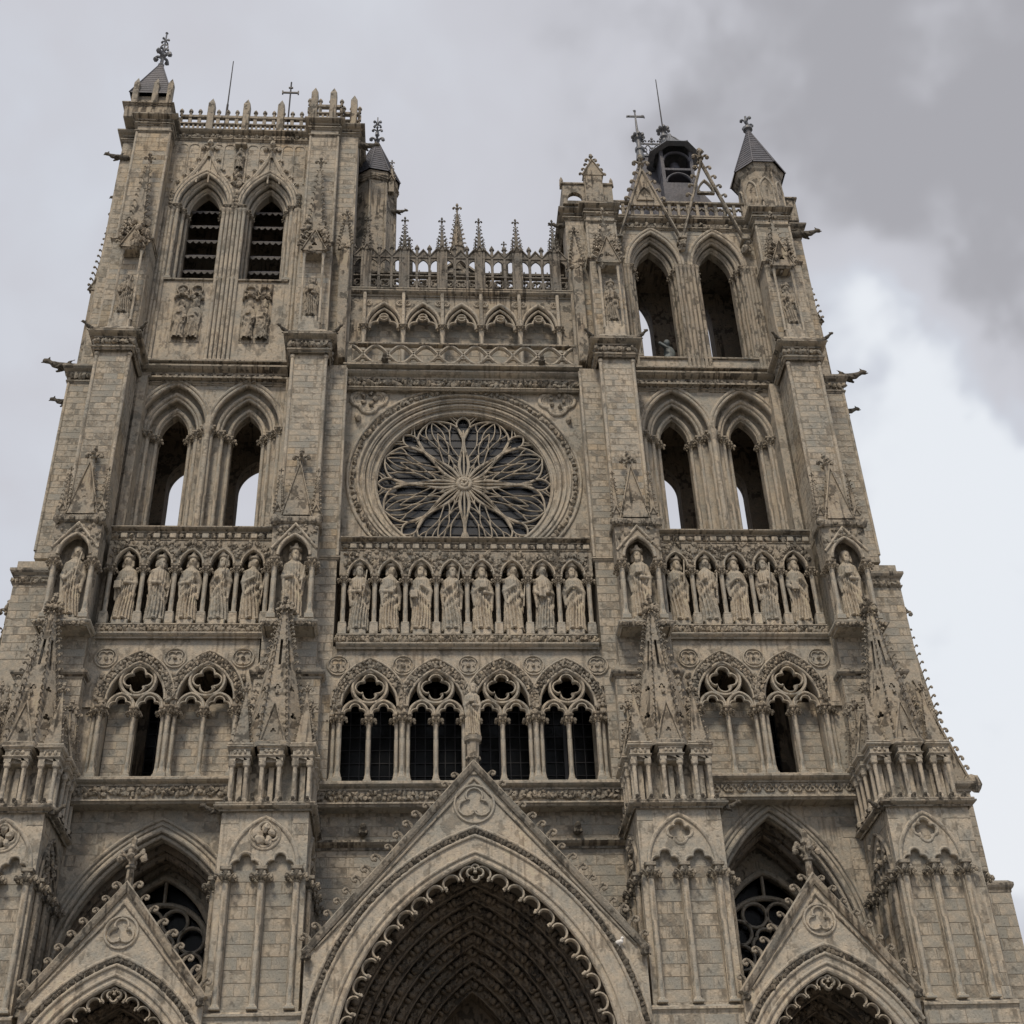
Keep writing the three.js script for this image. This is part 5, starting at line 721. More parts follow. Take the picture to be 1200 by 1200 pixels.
  const [o0, o1] = lr(16.4, 19.85), sw = new MB(); sw.box(o0, o1, 36.9, 48.1, BK, -.1); const swm = sw.build('outer_wall', M.wall, th); ashlar(th, swm, 'z', 1, -.1, s > 0 ? 18.2 : o0, s > 0 ? o1 : -18.2, 37.2, 47.6, null, .37, 91); ashlar(th, swm, 'x', s, X(19.85), BK, -.1, 37.2, 47.6, null, .37, 93);
  { const m = new MB(); m.lathe(X(18.35), 37.3, -.04, [[.12, 0], [.12, 10.6]], 10); m.lathe(X(19.85), 37.3, -.1, [[.08, 0], [.08, 10.6]], 10); m.build('angle_shaft', M.pale, th); }
  const iw = new MB(); iw.box(...lr(6.0, 9.0), 37.4, 49, BK, -1.2); iw.build('inner_wall', M.inner, th);
  const fl = new MB(); fl.box(...lr(6.0, 19.8), 37.2, 37.6, BK, -1.6); fl.box(...lr(6.0, 19.8), 48.0, 48.4, BK, -1.6); fl.build('tower_floor', M.inner, th);
  // outer steps below
  const st = new MB(); st.box(...lr(16.4, 20.45), 25.4, 36.6, BK, .1); st.build('outer_wall', M.wall, th); const stm = th.children[th.children.length - 1]; ashlar(th, stm, 'z', 1, .1, s > 0 ? 18.3 : -20.45, s > 0 ? 20.45 : -18.3, 31.5, 35.6, null, .4, 95); ashlar(th, stm, 'x', s, X(20.45), BK, .1, 31.5, 35.6, null, .4, 97);
  let stc = new MB(); const wr = (a, y, z, p) => cornice(stc, s > 0 ? [[X(18.4), z], [X(a), z], [X(a), BK]] : [[X(a), BK], [X(a), z], [X(18.4), z]], y, p); wr(20.45, 35.7, .1, scaled(CORN, .75, 1)); wr(20.45, 35.3, .1, scaled(STRING, .6, .7)); stc.lathe(X(19.4), 36.25, -3.1, [[1.7, 0], [.9, .9]], 4, Math.PI / 4, 1, 2.6); stc.build('outer_cornice', M.aged, th); stc = new MB(); wr(19.85, 47.35, -.1, scaled(STRING, .8, 1)); wr(19.85, 48.0, -.1, scaled(CORN, 1.2, 1)); stc.build('outer_cornice', M.aged, th);
  { const l = new MB(); leafRow(l, s > 0 ? [[18.5, 47.85, 0], [19.95, 47.85, 0]] : [[-19.95, 47.85, 0], [-18.5, 47.85, 0]], .17, .22); leafRow(l, s > 0 ? [[18.5, 35.5, .18], [20.5, 35.5, .18]] : [[-20.5, 35.5, .18], [-18.5, 35.5, .18]], .14, .2); l.build('leaf_frieze', M.carved, th, { kind: 'stuff' }); }
  beast(th, X(19.95), 48.55, -.2, s > 0 ? -.15 : Math.PI + .15, 1.05); beast(th, X(19.9), 47.0, -1.1, s > 0 ? 0 : Math.PI, .8); beast(th, X(19.95), 48.5, -5.5, s > 0 ? 0 : Math.PI, 1);
  const lo = new MB(); lo.box(...lr(16.4, 21.4), 0, 25.4, BK, .2); lo.box(...lr(19.3, 22.0), 0, 20.6, BK, .45); const lom = lo.build('side_buttress', M.wall, th); ashlar(th, lom, 'z', 1, .2, s > 0 ? 19.55 : -21.4, s > 0 ? 21.4 : -19.55, 20.8, 25.2, null, .46, 99); ashlar(th, lom, 'z', 1, .45, s > 0 ? 19.55 : -22, s > 0 ? 22 : -19.55, 12, 20.5, null, .46, 101);
  const lc = new MB(); cornice(lc, s > 0 ? [[19.4, .45], [22, .45], [22, BK]] : [[-22, BK], [-22, .45], [-19.4, .45]], 20.5, scaled(CORN, .5, .9)); cornice(lc, s > 0 ? [[19.4, .2], [21.4, .2], [21.4, BK]] : [[-21.4, BK], [-21.4, .2], [-19.4, .2]], 25.0, scaled(CORN, .9, .9)); lc.build('side_cornice', M.aged, th);
  { // crocketed half gable and spirelet on the flank
    const m = new MB(), e = X(21.55), i2 = X(19.7), sh = shapeOf(s > 0 ? [[i2, 25.5], [e, 25.5], [i2 + .35, 30.2], [i2, 30.2]] : [[e, 25.5], [i2, 25.5], [i2, 30.2], [i2 - .35, 30.2]]); m.extrude(sh, -.3, .45); m.sweep(at(foil(X(20.25), 26.4, .4, 3, Math.PI / 2), .17), NZ, ribProf(.05, .07), true); const p0 = [e, 25.5, 0], p1 = [X(20.05), 30.4, 0]; m.sweep(s > 0 ? [p1, p0] : [p0, p1], NZ, ribProf(.1, .22)); for (let k = 0; k < 11; k++) { const t = (k + .4) / 11; bud(m, p0[0] + (p1[0] - p0[0]) * t, p0[1] + (p1[1] - p0[1]) * t, .05, s > 0 ? 0 : Math.PI, .34); } leaf(m, X(21.7), 25.45, .1, .3); m.build('flank_gable', M.aged, th);
    const sp = new MB(); sp.box(X(21.02) - .35, X(21.02) + .35, 25.4, 29.2, -2.0, -1.3); spire(sp, X(21.02), 29.2, -1.65, .52, 5.4, 4, 11, .26, Math.PI / 4, 1.1); sp.build('flank_pinnacle', M.carved, th);
  }
  // top storey
  const ytop = north ? 66.9 : 60.15, [b0, b1] = lr(8.6, 16.9), zs = -.8;
  const cn = new MB(); cn.box(t0, t1, 48.0, 48.1, -1.6, -.2); cornice(cn, [[t0, -.6], [t1, -.6]], 47.75, scaled(STRING, 1, .9)); cornice(cn, [[t0, -.6], [t1, -.6]], 48.45, scaled(CORN, 1.6, .9)); cn.box(t0, t1, 48.1, 49.0, -1.6, -.6); cn.box(t0, t1, 48.98, 49.12, -1.6, -.05, .03); cn.build('cornice', M.aged, th); const cf = new MB(); for (const y of [48.1, 48.27]) leafRow(cf, [[t0 + .1, y, -.5], [t1 - .1, y, -.5]], .18, .24, .5); cf.build('leaf_frieze', M.carved, th, { kind: 'stuff' });
  let f3;
  if (north) f3 = storey(49.0, 66.9, 55.5, 61.3, .95, 2.1, 1.5, 2.75, zs, [X(10.98), X(14.6)], 'belfry', { span: [b0, b1], blind: true, colMat: M.wall, cap: .3 });
  else f3 = storey(49.0, 60.15, 50.35, 57.2, 1.02, 2.1, 1.52, 2.75, zs, [X(10.92), X(14.5)], 'belfry', { span: [b0, b1], colMat: M.aged, cap: .35, back: .55 });
  ashlar(th, f3, 'z', 1, zs, b0, b1, north ? 62 : 57.5, ytop - .1, overlaps([[10.98, 1.7], [14.6, 1.7]].map(([c, h]) => inArch(X(c), 0, north ? 61.3 : 57.2, h, north ? 4.6 : 2.8))), .38, 103);
  // pilasters beside the windows
  for (const x of north ? [9.0, 12.79, 16.5] : [9.1, 12.71, 16.3]) { const wv = x > 12 && x < 13 ? .44 : .36, n = x > 12 && x < 13 ? 6 : 4, m = new MB(), ya = 49.12, yz = north ? 61.0 : 57.1; for (let k = 0; k < n; k++) m.lathe(X(x) + (k - (n - 1) / 2) * wv * .52, ya, zs + .06, [[.16, 0], [.16, .5], [.1, .6], [.1, yz - ya - .3], [.15, yz - ya - .1], [.15, yz - ya]], 10); m.build('clustered_shafts', north ? M.wall : M.aged, th); }
  const tw = new MB(); tw.box(...lr(6.6, 8.6), 49, ytop, BK, -1.5); tw.box(...lr(16.9, 19.4), 49, ytop, BK, -1.5); tw.box(...lr(6.6, 19.4), ytop - .5, ytop, BK, -1.5); const twm = tw.build('tower_side_wall', M.inner, th);
  // corner buttresses of the top storey
  for (const [xa, xb, name, zf] of [[7.1, 8.7, 'inner', .6], [16.8, 18.7, 'outer', .6]]) {
    const [p, q2] = lr(xa, xb), m = new MB(), yo = north ? 57.0 : 56.2; m.box(p, q2, 49.0, ytop, -1.6, zf - .35); m.box(p - .08, q2 + .08, 49.0, yo, -1.6, zf); const mm = m.build('corner_buttress', M.wall, th); ashlar(th, mm, 'z', 1, zf - .35, p, q2, yo + .4, ytop - .4, null, .38, 105); ashlar(th, mm, 'z', 1, zf, p, q2, 49.9, yo, null, .38, 107); ashlar(th, mm, 'x', name === 'outer' ? -s : s, X(name === 'outer' ? xa : xb) + (name === 'outer' ? -s : s) * .0, -.7, zf - .4, yo + .4, ytop - .4, null, .38, 109);
    let c2 = new MB(); cornice(c2, [[p - .08, -1], [p - .08, zf], [q2 + .08, zf], [q2 + .08, -1]], yo - .15, scaled(STRING, .8, 1)); c2.build('offset_moulding', M.aged, th); c2 = new MB(); cornice(c2, [[p, -1], [p, zf - .35], [q2, zf - .35], [q2, -1]], ytop - .75, scaled(STRING, .8, .8)); c2.build('offset_moulding', M.aged, th);
    for (const e of [p, q2]) { const a = new MB(); a.lathe(e, yo, zf - .35, [[.08, 0], [.08, ytop - yo - .7]], 10); a.build('angle_shaft', M.pale, th); }
    // statue on pedestal beneath a crocketed canopy
    const nx = X(name === 'inner' ? 7.92 : 17.5), n1 = new MB(), top = north ? 63.0 : 59.2, cy = north ? 55.6 : 55.1; n1.box(nx - .55, nx + .55, 49.2, 50.6, zf, zf + .75, .06); n1.box(nx - .4, nx + .4, 50.6, 51.1, zf, zf + .62, .05); for (const k of [-1, 1]) n1.lathe(nx + k * .5, 50.6, zf + .55, [[.1, 0], [.07, .2], [.07, cy - 50.9], [.12, cy - 50.6]], 8); n1.build('statue_pedestal', M.pale, th);
    const n2 = new MB(); n2.box(nx - .58, nx + .58, cy, cy + .5, zf, zf + .72, .08); gablet(n2, nx, cy + .1, zf + .78, 1.25, north ? 1.5 : 1.9, .2); for (let k = 0; k < (north ? 26 : 12); k++) leaf(n2, nx + (R() - .5) * (north ? 1.3 : 1.1), cy + R() * (north ? 2.6 : 1.6), zf + .4 + R() * .4, .14 + R() * .1); for (const k of [-1, 1]) { pinnacle(n2, nx + k * .56, cy + .2, zf + .6, .2, .9, 1.1, 4, .2, .3); for (let j = 0; j < 5; j++) bud(n2, nx + k * (.62 - j * .11), cy + .4 + j * .32, zf + .8, k > 0 ? 0 : Math.PI, .3); } spire(n2, nx, cy + (north ? 1.6 : .9), zf + .32, north ? .52 : .55, top - cy - (north ? 1.6 : .9), 4, north ? 11 : 7, .24, Math.PI / 4, .8); n2.build('canopy', M.carved, th);
    setStatue('corner_statue', `small stone figure under crocketed canopy on the ${name === 'inner' ? 'rose-side' : 'outer'} corner of the ${side(s)}`, [SAINT[0], SAINT[1], KINGS[1], KINGS[5]][(north ? 0 : 2) + (name === 'inner' ? 0 : 1)], [nx, 51.1, zf + .35], 0, .84, null, M.aged);
  }
  { const m = new MB(), [p, q2] = lr(5.95, 7.1); m.box(p, q2, 48.0, ytop, -1.6, -.15); const mm = m.build('corner_strip', M.wall, th); ashlar(th, mm, 'z', 1, -.15, p + .1, q2 - .1, 50, ytop - .5, null, .38, 111); const sh = new MB(), x = X(6.35), yt = north ? 57 : 56.0; sh.box(x - .28, x + .28, 49.0, yt, -.15, .35, .05); spire(sh, x, yt, .1, .42, 2.6, 4, 8, .26, Math.PI / 4, .7); for (let k = 0; k < 8; k++) leaf(sh, x + (R() - .5) * .7, yt - .2 + R() * .6, .3, .16); sh.build('corner_pinnacle', M.aged, th);
    const [e0, e1] = lr(18.7, 19.75), mo = new MB(); mo.box(e0, e1, 48.4, ytop, BK, -1.0); const om = mo.build('outer_strip', M.wall, th); ashlar(th, om, 'z', 1, -1.0, e0 + .1, e1, 50, ytop - .5, null, .38, 113); ashlar(th, om, 'x', s, X(19.75), BK, -1.0, 50, ytop - .5, null, .38, 115);
    const fp = new MB(); for (const z of [-2.6]) { fp.box(X(19.75), X(20.35), 48.6, north ? 56 : 54.5, z - .3, z + .3); gablet(fp, X(20.05), north ? 56 : 54.5, z + .32, .9, 1.1, .3, false); spire(fp, X(20.0), north ? 56 : 54.5, z, .5, north ? 6.2 : 4.6, 4, north ? 12 : 9, .27, Math.PI / 4, .8); } fp.build('flank_pinnacle', M.carved, th); }
  beast(th, X(19.6), ytop - (north ? 1.6 : .1), -.9, s > 0 ? -.1 : Math.PI + .1, north ? .8 : 1.0); beast(th, X(19.7), ytop - 2.6, -3.2, s > 0 ? 0 : Math.PI, .7); beast(th, X(5.95), ytop - (north ? .6 : .3), -.4, s > 0 ? Math.PI - .1 : .1, north ? .95 : .7);
  // crowning cornice
  const tc = new MB(), rim = [[X(19.75), BK], [X(19.75), -1.0], [X(18.7), -1.0], [X(18.7), .25], [X(16.8), .25], [X(16.8), -.8], [X(8.7), -.8], [X(8.7), .25], [X(7.1), .25], [X(7.1), -.15], [X(5.95), -.15], [X(5.95), BK]]; if (s > 0) rim.reverse(); cornice(tc, rim, ytop - .15, scaled(STRING, 1.1, 1)); cornice(tc, rim, ytop + .3, scaled(CORN, 1.25, .8)); tc.box(...lr(5.95, 19.75), ytop - .02, ytop + .72, BK, -1.02); tc.box(...lr(7.1, 8.7), ytop, ytop + .7, -1.02, .22); tc.box(...lr(16.8, 18.7), ytop, ytop + .7, -1.02, .22); tc.box(...lr(5.95, 7.1), ytop, ytop + .69, -1.02, -.17); tc.box(...lr(8.7, 16.8), ytop, ytop + .68, -1.02, -.82); tc.build('crown_cornice', M.aged, th);
  const tl = new MB(); leafRow(tl, [[X(16.7), ytop + .18, -.72], [X(8.8), ytop + .18, -.72]], .18, .26, .5); tl.build('leaf_frieze', M.carved, th, { kind: 'stuff' });
  const yp = ytop + .73;
  if (north) {
    // slatted louvres in both windows
    for (const c of [10.98, 14.6]) { const bkm = new MB(); for (const k of [-1, 1]) bkm.box(X(c) + k * .93, X(c) + k * 1.05, 55.5, 63.2, -2.6, -2.32); bkm.box(X(c) - .93, X(c) + .93, 55.5, 55.62, -2.6, -2.32); const lv = bkm.build('louvre_frame', M.wood, th); for (let k = 0; k < 6; k++) { const y = 56.0 + k * 1.2, m = new MB(), pts = [[X(c) - .86, y + .5], [X(c) + .86, y + .5]]; for (let j = 0; j <= 28; j++) { const t = j / 28; pts.push([X(c) + .86 - 1.72 * t, y + .06 - .2 * Math.abs(Math.sin(t * Math.PI * 5))]); } m.extrude(shapeOf(pts.map(p => [p[0], p[1] > y + .3 ? y + .1 : p[1]])), -1.98, .03); const sl = new MB(); sl.quad([X(c) - .86, y + .12, -1.99], [X(c) + .86, y + .12, -1.99], [X(c) + .86, y + .8, -2.58], [X(c) - .86, y + .8, -2.58]); const slm = sl.build('louvre_slat', M.slate, lv); m.build('scalloped_edge', M.louvre, slm); } }
    // ogee hoods with finials, blind panelling, carved niches between and relief panels below
    for (const c of [10.98, 14.6]) { const m = new MB(); for (const [e, r] of [[1.78, .09], [1.62, .06]]) { const o = []; for (let k = 0; k <= 12; k++) { const t = k / 12, a = arch(X(c), 61.3, e, 3.2, 12)[k]; o.push([a[0] + 0, t < .62 ? a[1] : a[1] + (t - .62) ** 2 * 8.2 * (e > 1.7 ? 1.2 : 1)]); } const full = [...o, ...o.slice(0, -1).reverse().map(p => [2 * X(c) - p[0], p[1]])]; m.sweep(at(full, zs + .06), NZ, rollProf(r)); } finial(m, X(c), 65.5, zs + .1, 1.0); for (const k of [-1, 1]) for (let j = 0; j < 4; j++) bud(m, X(c) + k * (1.35 - j * .33), 63.1 + j * .55 + (j > 2 ? .3 : 0), zs + .1, k > 0 ? 0 : Math.PI, .34); m.build('ogee_hood', M.pale, th);
      for (const k of [-1, 1]) { const l = new MB(); for (let j = 0; j < 5; j++) leaf(l, X(c) + k * 1.75, 61.0 + j * .3, zs + .12, .15); l.build('corbel_foliage', M.carved, th); }
      const rp = new MB(), x = X(c) + s * .0; rp.box(x - .8, x + .8, 50.9, 55.2, zs - .3, zs + .02); for (const k of [-.38, .38]) { rp.geo(SMALL[k > 0 ? 0 : 1], mat4(x + k, 51.1, zs + .12, 0, [.72, .78, .5])); rp.sweep(at(trefoil(x + k, 53.9, .36), zs + .14), NZ, ribProf(.05, .1)); rp.sweep(at(circle(x + k, 54.6, .3, 14), zs + .1), NZ, ribProf(.05, .08), true); for (let j = 0; j < 5; j++) leaf(rp, x + k + (R() - .5) * .5, 54.0 + R() * .6, zs + .12, .13); } rp.build('relief_panel', M.aged, th); }
    for (let k = 0; k < 12; k++) { const x = 9.05 + k * .68; const m = new MB(); m.box(X(x) - .045, X(x) + .045, 63.2, 66.2, zs, zs + .07); m.sweep(at(arch(X(x + .34), 66.2, .31, .28, 6), zs + .03), NZ, rollProf(.04)); m.build('blind_panel_rib', M.wall, th); }
    { const m = new MB(); m.geo(SMALL[1], mat4(X(12.8), 64.3, zs + .15, 0, [.55, .5, .5])); for (let j = 0; j < 14; j++) leaf(m, X(12.8) + (R() - .5) * .4, 63.0 + R() * 1.2, zs + .1, .15); m.box(X(12.8) - .35, X(12.8) + .35, 66.15, 66.35, zs, zs + .4, .03); m.build('niche_carving', M.aged, th); }
    // pierced parapet
    const pr = (xa, xb, z, y, posts, cols) => { const [p, q2] = lr(xa, xb), m = new MB(); m.box(p, q2, y, y + .12, z - .2, z, .02); m.box(p, q2, y + .62, y + .74, z - .22, z + .02, .02); m.box(p, q2, y + 1.2, y + 1.42, z - .22, z + .02, .02); const pm = m.build('parapet', M.aged, th); const n = Math.round((q2 - p) / .27); for (let k = 0; k <= n; k++) { const x = p + (q2 - p) * k / n, b = new MB(); b.tone(.2); b.box(x - .055, x + .055, y + .12, y + .62, z - .16, z - .04); b.build('baluster', M.aged, pm); } const n2 = Math.round((q2 - p) / .56); for (let k = 0; k <= n2; k++) { const x = p + (q2 - p) * k / n2, b = new MB(); b.tone(.2); b.box(x - .1, x + .1, y + .74, y + 1.2, z - .17, z - .03); b.lathe(x, y + 1.42, z - .1, [[.1, 0], [.08, .28], [.14, .34], [.13, .46], [0, .68]], 6); b.build('baluster', M.aged, pm); } for (const x of posts) { const b = new MB(); b.tone(.1); b.box(X(x) - .2, X(x) + .2, y, y + 2.35, z - .32, z + .12, .03); b.lathe(X(x), y + 2.35, z - .1, [[.28, 0], [.28, .08], [0, .75]], 4, Math.PI / 4); b.build('parapet_post', M.aged, pm); } };
    pr(8.9, 16.6, -.7, yp, [14.85, 12.75, 10.7]); pr(7.0, 8.9, .3, yp, [8.62, 7.5]); pr(5.95, 6.9, -.2, yp, [6.3]);
    { const m = new MB(); m.box(...lr(6.2, 19.3), yp, yp + .5, BK + .2, -1.5); m.build('tower_roof', M.lead, th); }
    // corner turret with pyramid cap
    const q = new MB(), tx = X(18.35), tz = -.75; q.box(tx - 1.35, tx + 1.35, yp, yp + 1.2, tz - 1.3, tz + .95, .05); q.box(tx - 1.1, tx + 1.1, yp + 1.2, yp + 2.1, tz - 1.15, tz + .8, .05); cornice(q, [[tx - 1.35, tz - 1.3], [tx - 1.35, tz + .95], [tx + 1.35, tz + .95], [tx + 1.35, tz - 1.3]], yp + 1.0, scaled(STRING, 1, 1)); for (const k of [-.85, .3, 1.15]) { q.box(tx + k - .17, tx + k + .17, yp + 1.1, yp + 3.0, tz + .75, tz + 1.1, .03); q.lathe(tx + k, yp + 3.0, tz + .92, [[.22, 0], [0, .6]], 4, Math.PI / 4); } const qm = q.build('corner_turret', M.aged, th); const r = new MB(); slateCap(r, tx, yp + 2.1, tz - .15, 1.68, 4.1, 4, Math.PI / 4); r.build('turret_roof', M.slate, qm);
    const fn = new MB(); fn.lathe(tx, yp + 6.1, tz - .15, [[.14, 0], [.2, .15], [.12, .3], [.1, .9], [.2, 1.0], [.08, 1.15], [.06, 1.5], [.05, 3.3], [.1, 3.35], [0, 3.5]], 8); for (let k = 0; k < 4; k++) { bud(fn, tx, yp + 7.0, tz - .15, k * 1.571 + .4, .62); bud(fn, tx, yp + 7.6, tz - .15, k * 1.571 + .4, .36); bud(fn, tx, yp + 8.6, tz - .15, k * 1.571 + .4, .3); } fn.sweep(at(circle(tx, yp + 8.1, .22, 12), tz - .15), NZ, ribProf(.035, .04), true); fn.build('lead_finial', M.lead, qm);
    // stair turret behind, on the rose side
    const su = new MB(), ux = X(5.0), uz = -3.2; su.lathe(ux, 48, uz, [[1.25, 0], [1.25, 17.4], [1.4, 17.6], [1.4, 17.9]], 8, .2); for (let k = 0; k < 8; k++) { const a = .2 + k * Math.PI / 4; su.lathe(ux + Math.cos(a) * 1.25, 50, uz + Math.sin(a) * 1.25, [[.1, 0], [.1, 15]], 6); } cornice(su, [...circle(ux, uz, 1.3, 8), [ux + 1.3, uz]].reverse(), 65.2, scaled(STRING, 1, 1)); const sm = su.build('stair_turret', M.aged, th); const sr = new MB(); slateCap(sr, ux, 65.9, uz, 1.5, 4.0, 8, .2); sr.build('turret_roof', M.slate, sm); const sf = new MB(); finial(sf, ux, 69.7, uz, .9); sf.lathe(ux, 70.6, uz, [[.05, 0], [.04, 1.7]], 6); for (let k = 0; k < 8; k++) bud(sf, ux, 71.0 + (k % 2) * .6, uz, k * .785, .34); sf.build('lead_finial', M.lead, sm); const sp = new MB(); pinnacle(sp, X(4.0), 64.3, uz + .9, .34, 1.0, 1.6, 5, .16, .4); sp.build('pinnacle', M.aged, sm); beast(sm, X(3.8), 63.2, uz + .5, 0, .6);
    const cr = new MB(); cr.lathe(X(10.7), yp + .5, -3.8, [[.05, 0], [.05, 8.2]], 8); cr.box(X(10.7) - .5, X(10.7) + .5, yp + 7.6, yp + 7.7, -3.85, -3.75); for (const k of [-1, 1]) cr.box(X(10.7) + k * .5 - .04, X(10.7) + k * .5 + .04, yp + 7.5, yp + 7.8, -3.86, -3.74); cr.box(X(10.7) - .14, X(10.7) + .14, yp + 8.1, yp + 8.18, -3.85, -3.75); cr.build('iron_cross', M.iron, th); const rod = new MB(); rod.lathe(X(14.6), yp + .5, -3.8, [[.1, 0], [.07, 5.8], [.045, 5.9], [.03, 10.2]], 8); rod.build('lightning_rod', M.iron, th);
  } else {
    // crossed gables with crockets before the parapet
    for (const [c, top] of [[10.75, 64.7], [14.4, 65.4]]) { const m = new MB(), z = zs + .5; for (const k of [-1, 1]) m.sweep(k < 0 ? [[c - 1.82, 58.75, z], [c, top, z]] : [[c, top, z], [c + 1.82, 58.75, z]], NZ, ribProf(.085, .11)); m.box(c - .5, c + .5, top - 2.75, top - 2.62, z - .1, z + .1); m.sweep(at(arch(c, top - 2.7, .46, 1.1, 6), z), NZ, ribProf(.06, .1)); finial(m, c, top - .1, z, 1.0); for (const k of [-1, 1]) for (let j = 0; j < 4; j++) { const t = .56 + j * .12; bud(m, c + k * 1.82 * (1 - t), 58.75 + (top - 58.75) * t, z, k > 0 ? 0 : Math.PI, .42); } if (c < 12) m.extrude(shapeOf([[c - .95, 61.6], [c + .95, 61.6], [c, top - .4]]), z - .12, .12); m.build('crossed_gable', M.aged, th); }
    for (const x of [8.93, 12.58, 16.22]) { const m = new MB(); for (let j = 0; j < 7; j++) leaf(m, x + (R() - .5) * .3, 58.2 + R() * .7, zs + .3 + R() * .3, .2); m.box(x - .25, x + .25, 58.75, 58.95, zs, zs + .75, .03); m.build('gable_corbel', M.aged, th); }
    const [p, q2] = [8.8, 16.6], m = new MB(), z = -.45; m.box(p, q2, yp, yp + .14, z - .25, z, .02); m.box(p, q2, yp + 1.1, yp + 1.26, z - .28, z + .03, .03); const pm = m.build('parapet', M.aged, th); for (let k = 0; k <= 14; k++) { const x = p + .1 + (q2 - p - .2) * k / 14, b = new MB(); b.tone(.2); b.box(x - .09, x + .09, yp + .14, yp + 1.1, z - .2, z - .05); b.build('baluster', M.aged, pm); if (k < 14) { const a = new MB(), c = x + (q2 - p - .2) / 28; a.sweep(at(trefoil(c, yp + .55, .2), z - .12), NZ, ribProf(.045, .07)); a.build('parapet_tracery', M.aged, pm); } }
    const ib = new MB(); { const s2 = shapeOf([[5.85, yp], [5.85, yp + 1.55], [8.75, yp + 1.55], [8.75, yp]]); s2.holes.push(pathOf([...arch(6.55, yp + .5, .42, .45, 6), [6.97, yp + .25], [6.13, yp + .25]])); ib.extrude(s2, .05, .3); } ib.box(5.75, 8.8, yp + 1.55, yp + 1.7, -.05, .45, .03); ib.box(5.85, 6.1, yp, yp + 1.5, -2.2, .04); ib.box(7.15, 8.2, yp, yp + 2.2, .0, .55, .04); gablet(ib, 7.68, yp + 2.2, .58, 1.2, 1.25, .5, false); finial(ib, 7.68, yp + 3.35, .3, .7); for (const k of [-1, 1]) for (let j = 0; j < 3; j++) bud(ib, 7.68 + k * (.5 - j * .16), yp + 2.4 + j * .4, .4, k > 0 ? 0 : Math.PI, .3); for (const x of [5.85, 8.75]) { ib.lathe(x, yp + 1.6, .2, [[.13, 0], [.1, .55], [0, .8]], 6); } ib.build('corner_screen', M.aged, th);
    // octagonal corner turret
    const ux = 17.85, uz = -.9, su = new MB(); su.lathe(ux, ytop, uz, [[1.3, 0], [1.3, 3.9], [1.42, 4.05], [1.55, 4.45]], 8, Math.PI / 8); for (let k = 0; k < 8; k++) { const a = k * Math.PI / 4, px = ux + Math.cos(a) * 1.24, pz = uz + Math.sin(a) * 1.24; const g2 = new MB(); } su.box(18.2, 19.75, yp, yp + 1.9, -2.2, -.6, .05); su.box(18.1, 19.85, yp + 1.8, yp + 1.95, -2.3, -.5, .03); const sm = su.build('corner_turret', M.aged, th);
    for (let k = 0; k < 8; k++) { const a = k * Math.PI / 4 + Math.PI / 4, m2 = new MB(), rr = 1.3 * Math.cos(Math.PI / 8) + .02; const T = (u, y) => [ux + Math.cos(a) * rr - Math.sin(a) * u, y, uz + Math.sin(a) * rr + Math.cos(a) * u]; m2.sweep(arch(0, ytop + 2.6, .36, .75, 7).map(v => T(v[0], v[1])), [Math.cos(a), 0, Math.sin(a)], rollProf(.06)); m2.sweep([T(-.36, ytop + .8), T(-.36, ytop + 2.6)], [Math.cos(a), 0, Math.sin(a)], rollProf(.05)); m2.sweep([T(.36, ytop + .8), T(.36, ytop + 2.6)], [Math.cos(a), 0, Math.sin(a)], rollProf(.05)); m2.build('blind_arch', M.pale, sm); }
    const sr = new MB(); slateCap(sr, ux, ytop + 4.42, uz, 1.62, 4.4, 8, Math.PI / 8); sr.build('turret_roof', M.slate, sm); const sf = new MB(); sf.lathe(ux, ytop + 8.7, uz, [[.12, 0], [.14, .25], [.3, .32], [.3, .5], [.1, .62], [.07, 1.6]], 10); for (let k = 0; k < 6; k++) bud(sf, ux, ytop + 9.4 + (k % 2) * .4, uz, k * 1.05, .4); sf.build('lead_finial', M.lead, sm);
    { const l = new MB(); for (let k = 0; k < 3; k++) l.geo(CROUCH, mat4(16.75 + k * .35, yp, .1, 0, [.7, 1.6, .7])); l.build('turret_figures', M.aged, sm); }
    // slate roof with ridge cresting and a bell dormer
    const rz = -3.9, b = new MB(), e0 = 9.2, e1 = 16.4, r0 = 11.65, r1 = 13.35, zb = 2.4, yb2 = yp + .1, yr = yp + 9.2; const Aq = [[e0, yb2, rz - zb], [e1, yb2, rz - zb], [e1, yb2, rz + zb], [e0, yb2, rz + zb]], L0 = [r0, yr, rz], L1 = [r1, yr, rz]; b.mid = [(e0 + e1) / 2, yb2, rz]; b.quad(Aq[3], Aq[2], L1, L0); b.quad(Aq[1], Aq[0], L0, L1); b.tri(Aq[0], Aq[3], L0); b.tri(Aq[2], Aq[1], L1); b.mid = null; const rm = b.build('slate_roof', M.slate, th);
    const cr = new MB(); cr.box(r0 - .1, r1 + .1, yr - .06, yr + .08, rz - .1, rz + .1); cr.box(r0, r1, yr + 1.15, yr + 1.25, rz - .04, rz + .04); for (let k = 0; k < 3; k++) { const x = r0 + (r1 - r0) * (k + .5) / 3, h = (r1 - r0) / 6; cr.sweep([[x - h, yr + .1, rz], [x + h, yr + 1.15, rz]], NZ, ribProf(.035, .04)); cr.sweep([[x + h, yr + .1, rz], [x - h, yr + 1.15, rz]].reverse(), NZ, ribProf(.035, .04)); cr.sweep(at(circle(x, yr + .62, .2, 12), rz), NZ, ribProf(.03, .04), true); finial(cr, x, yr + 1.2, rz, .45); } cr.build('ridge_cresting', M.lead, rm);
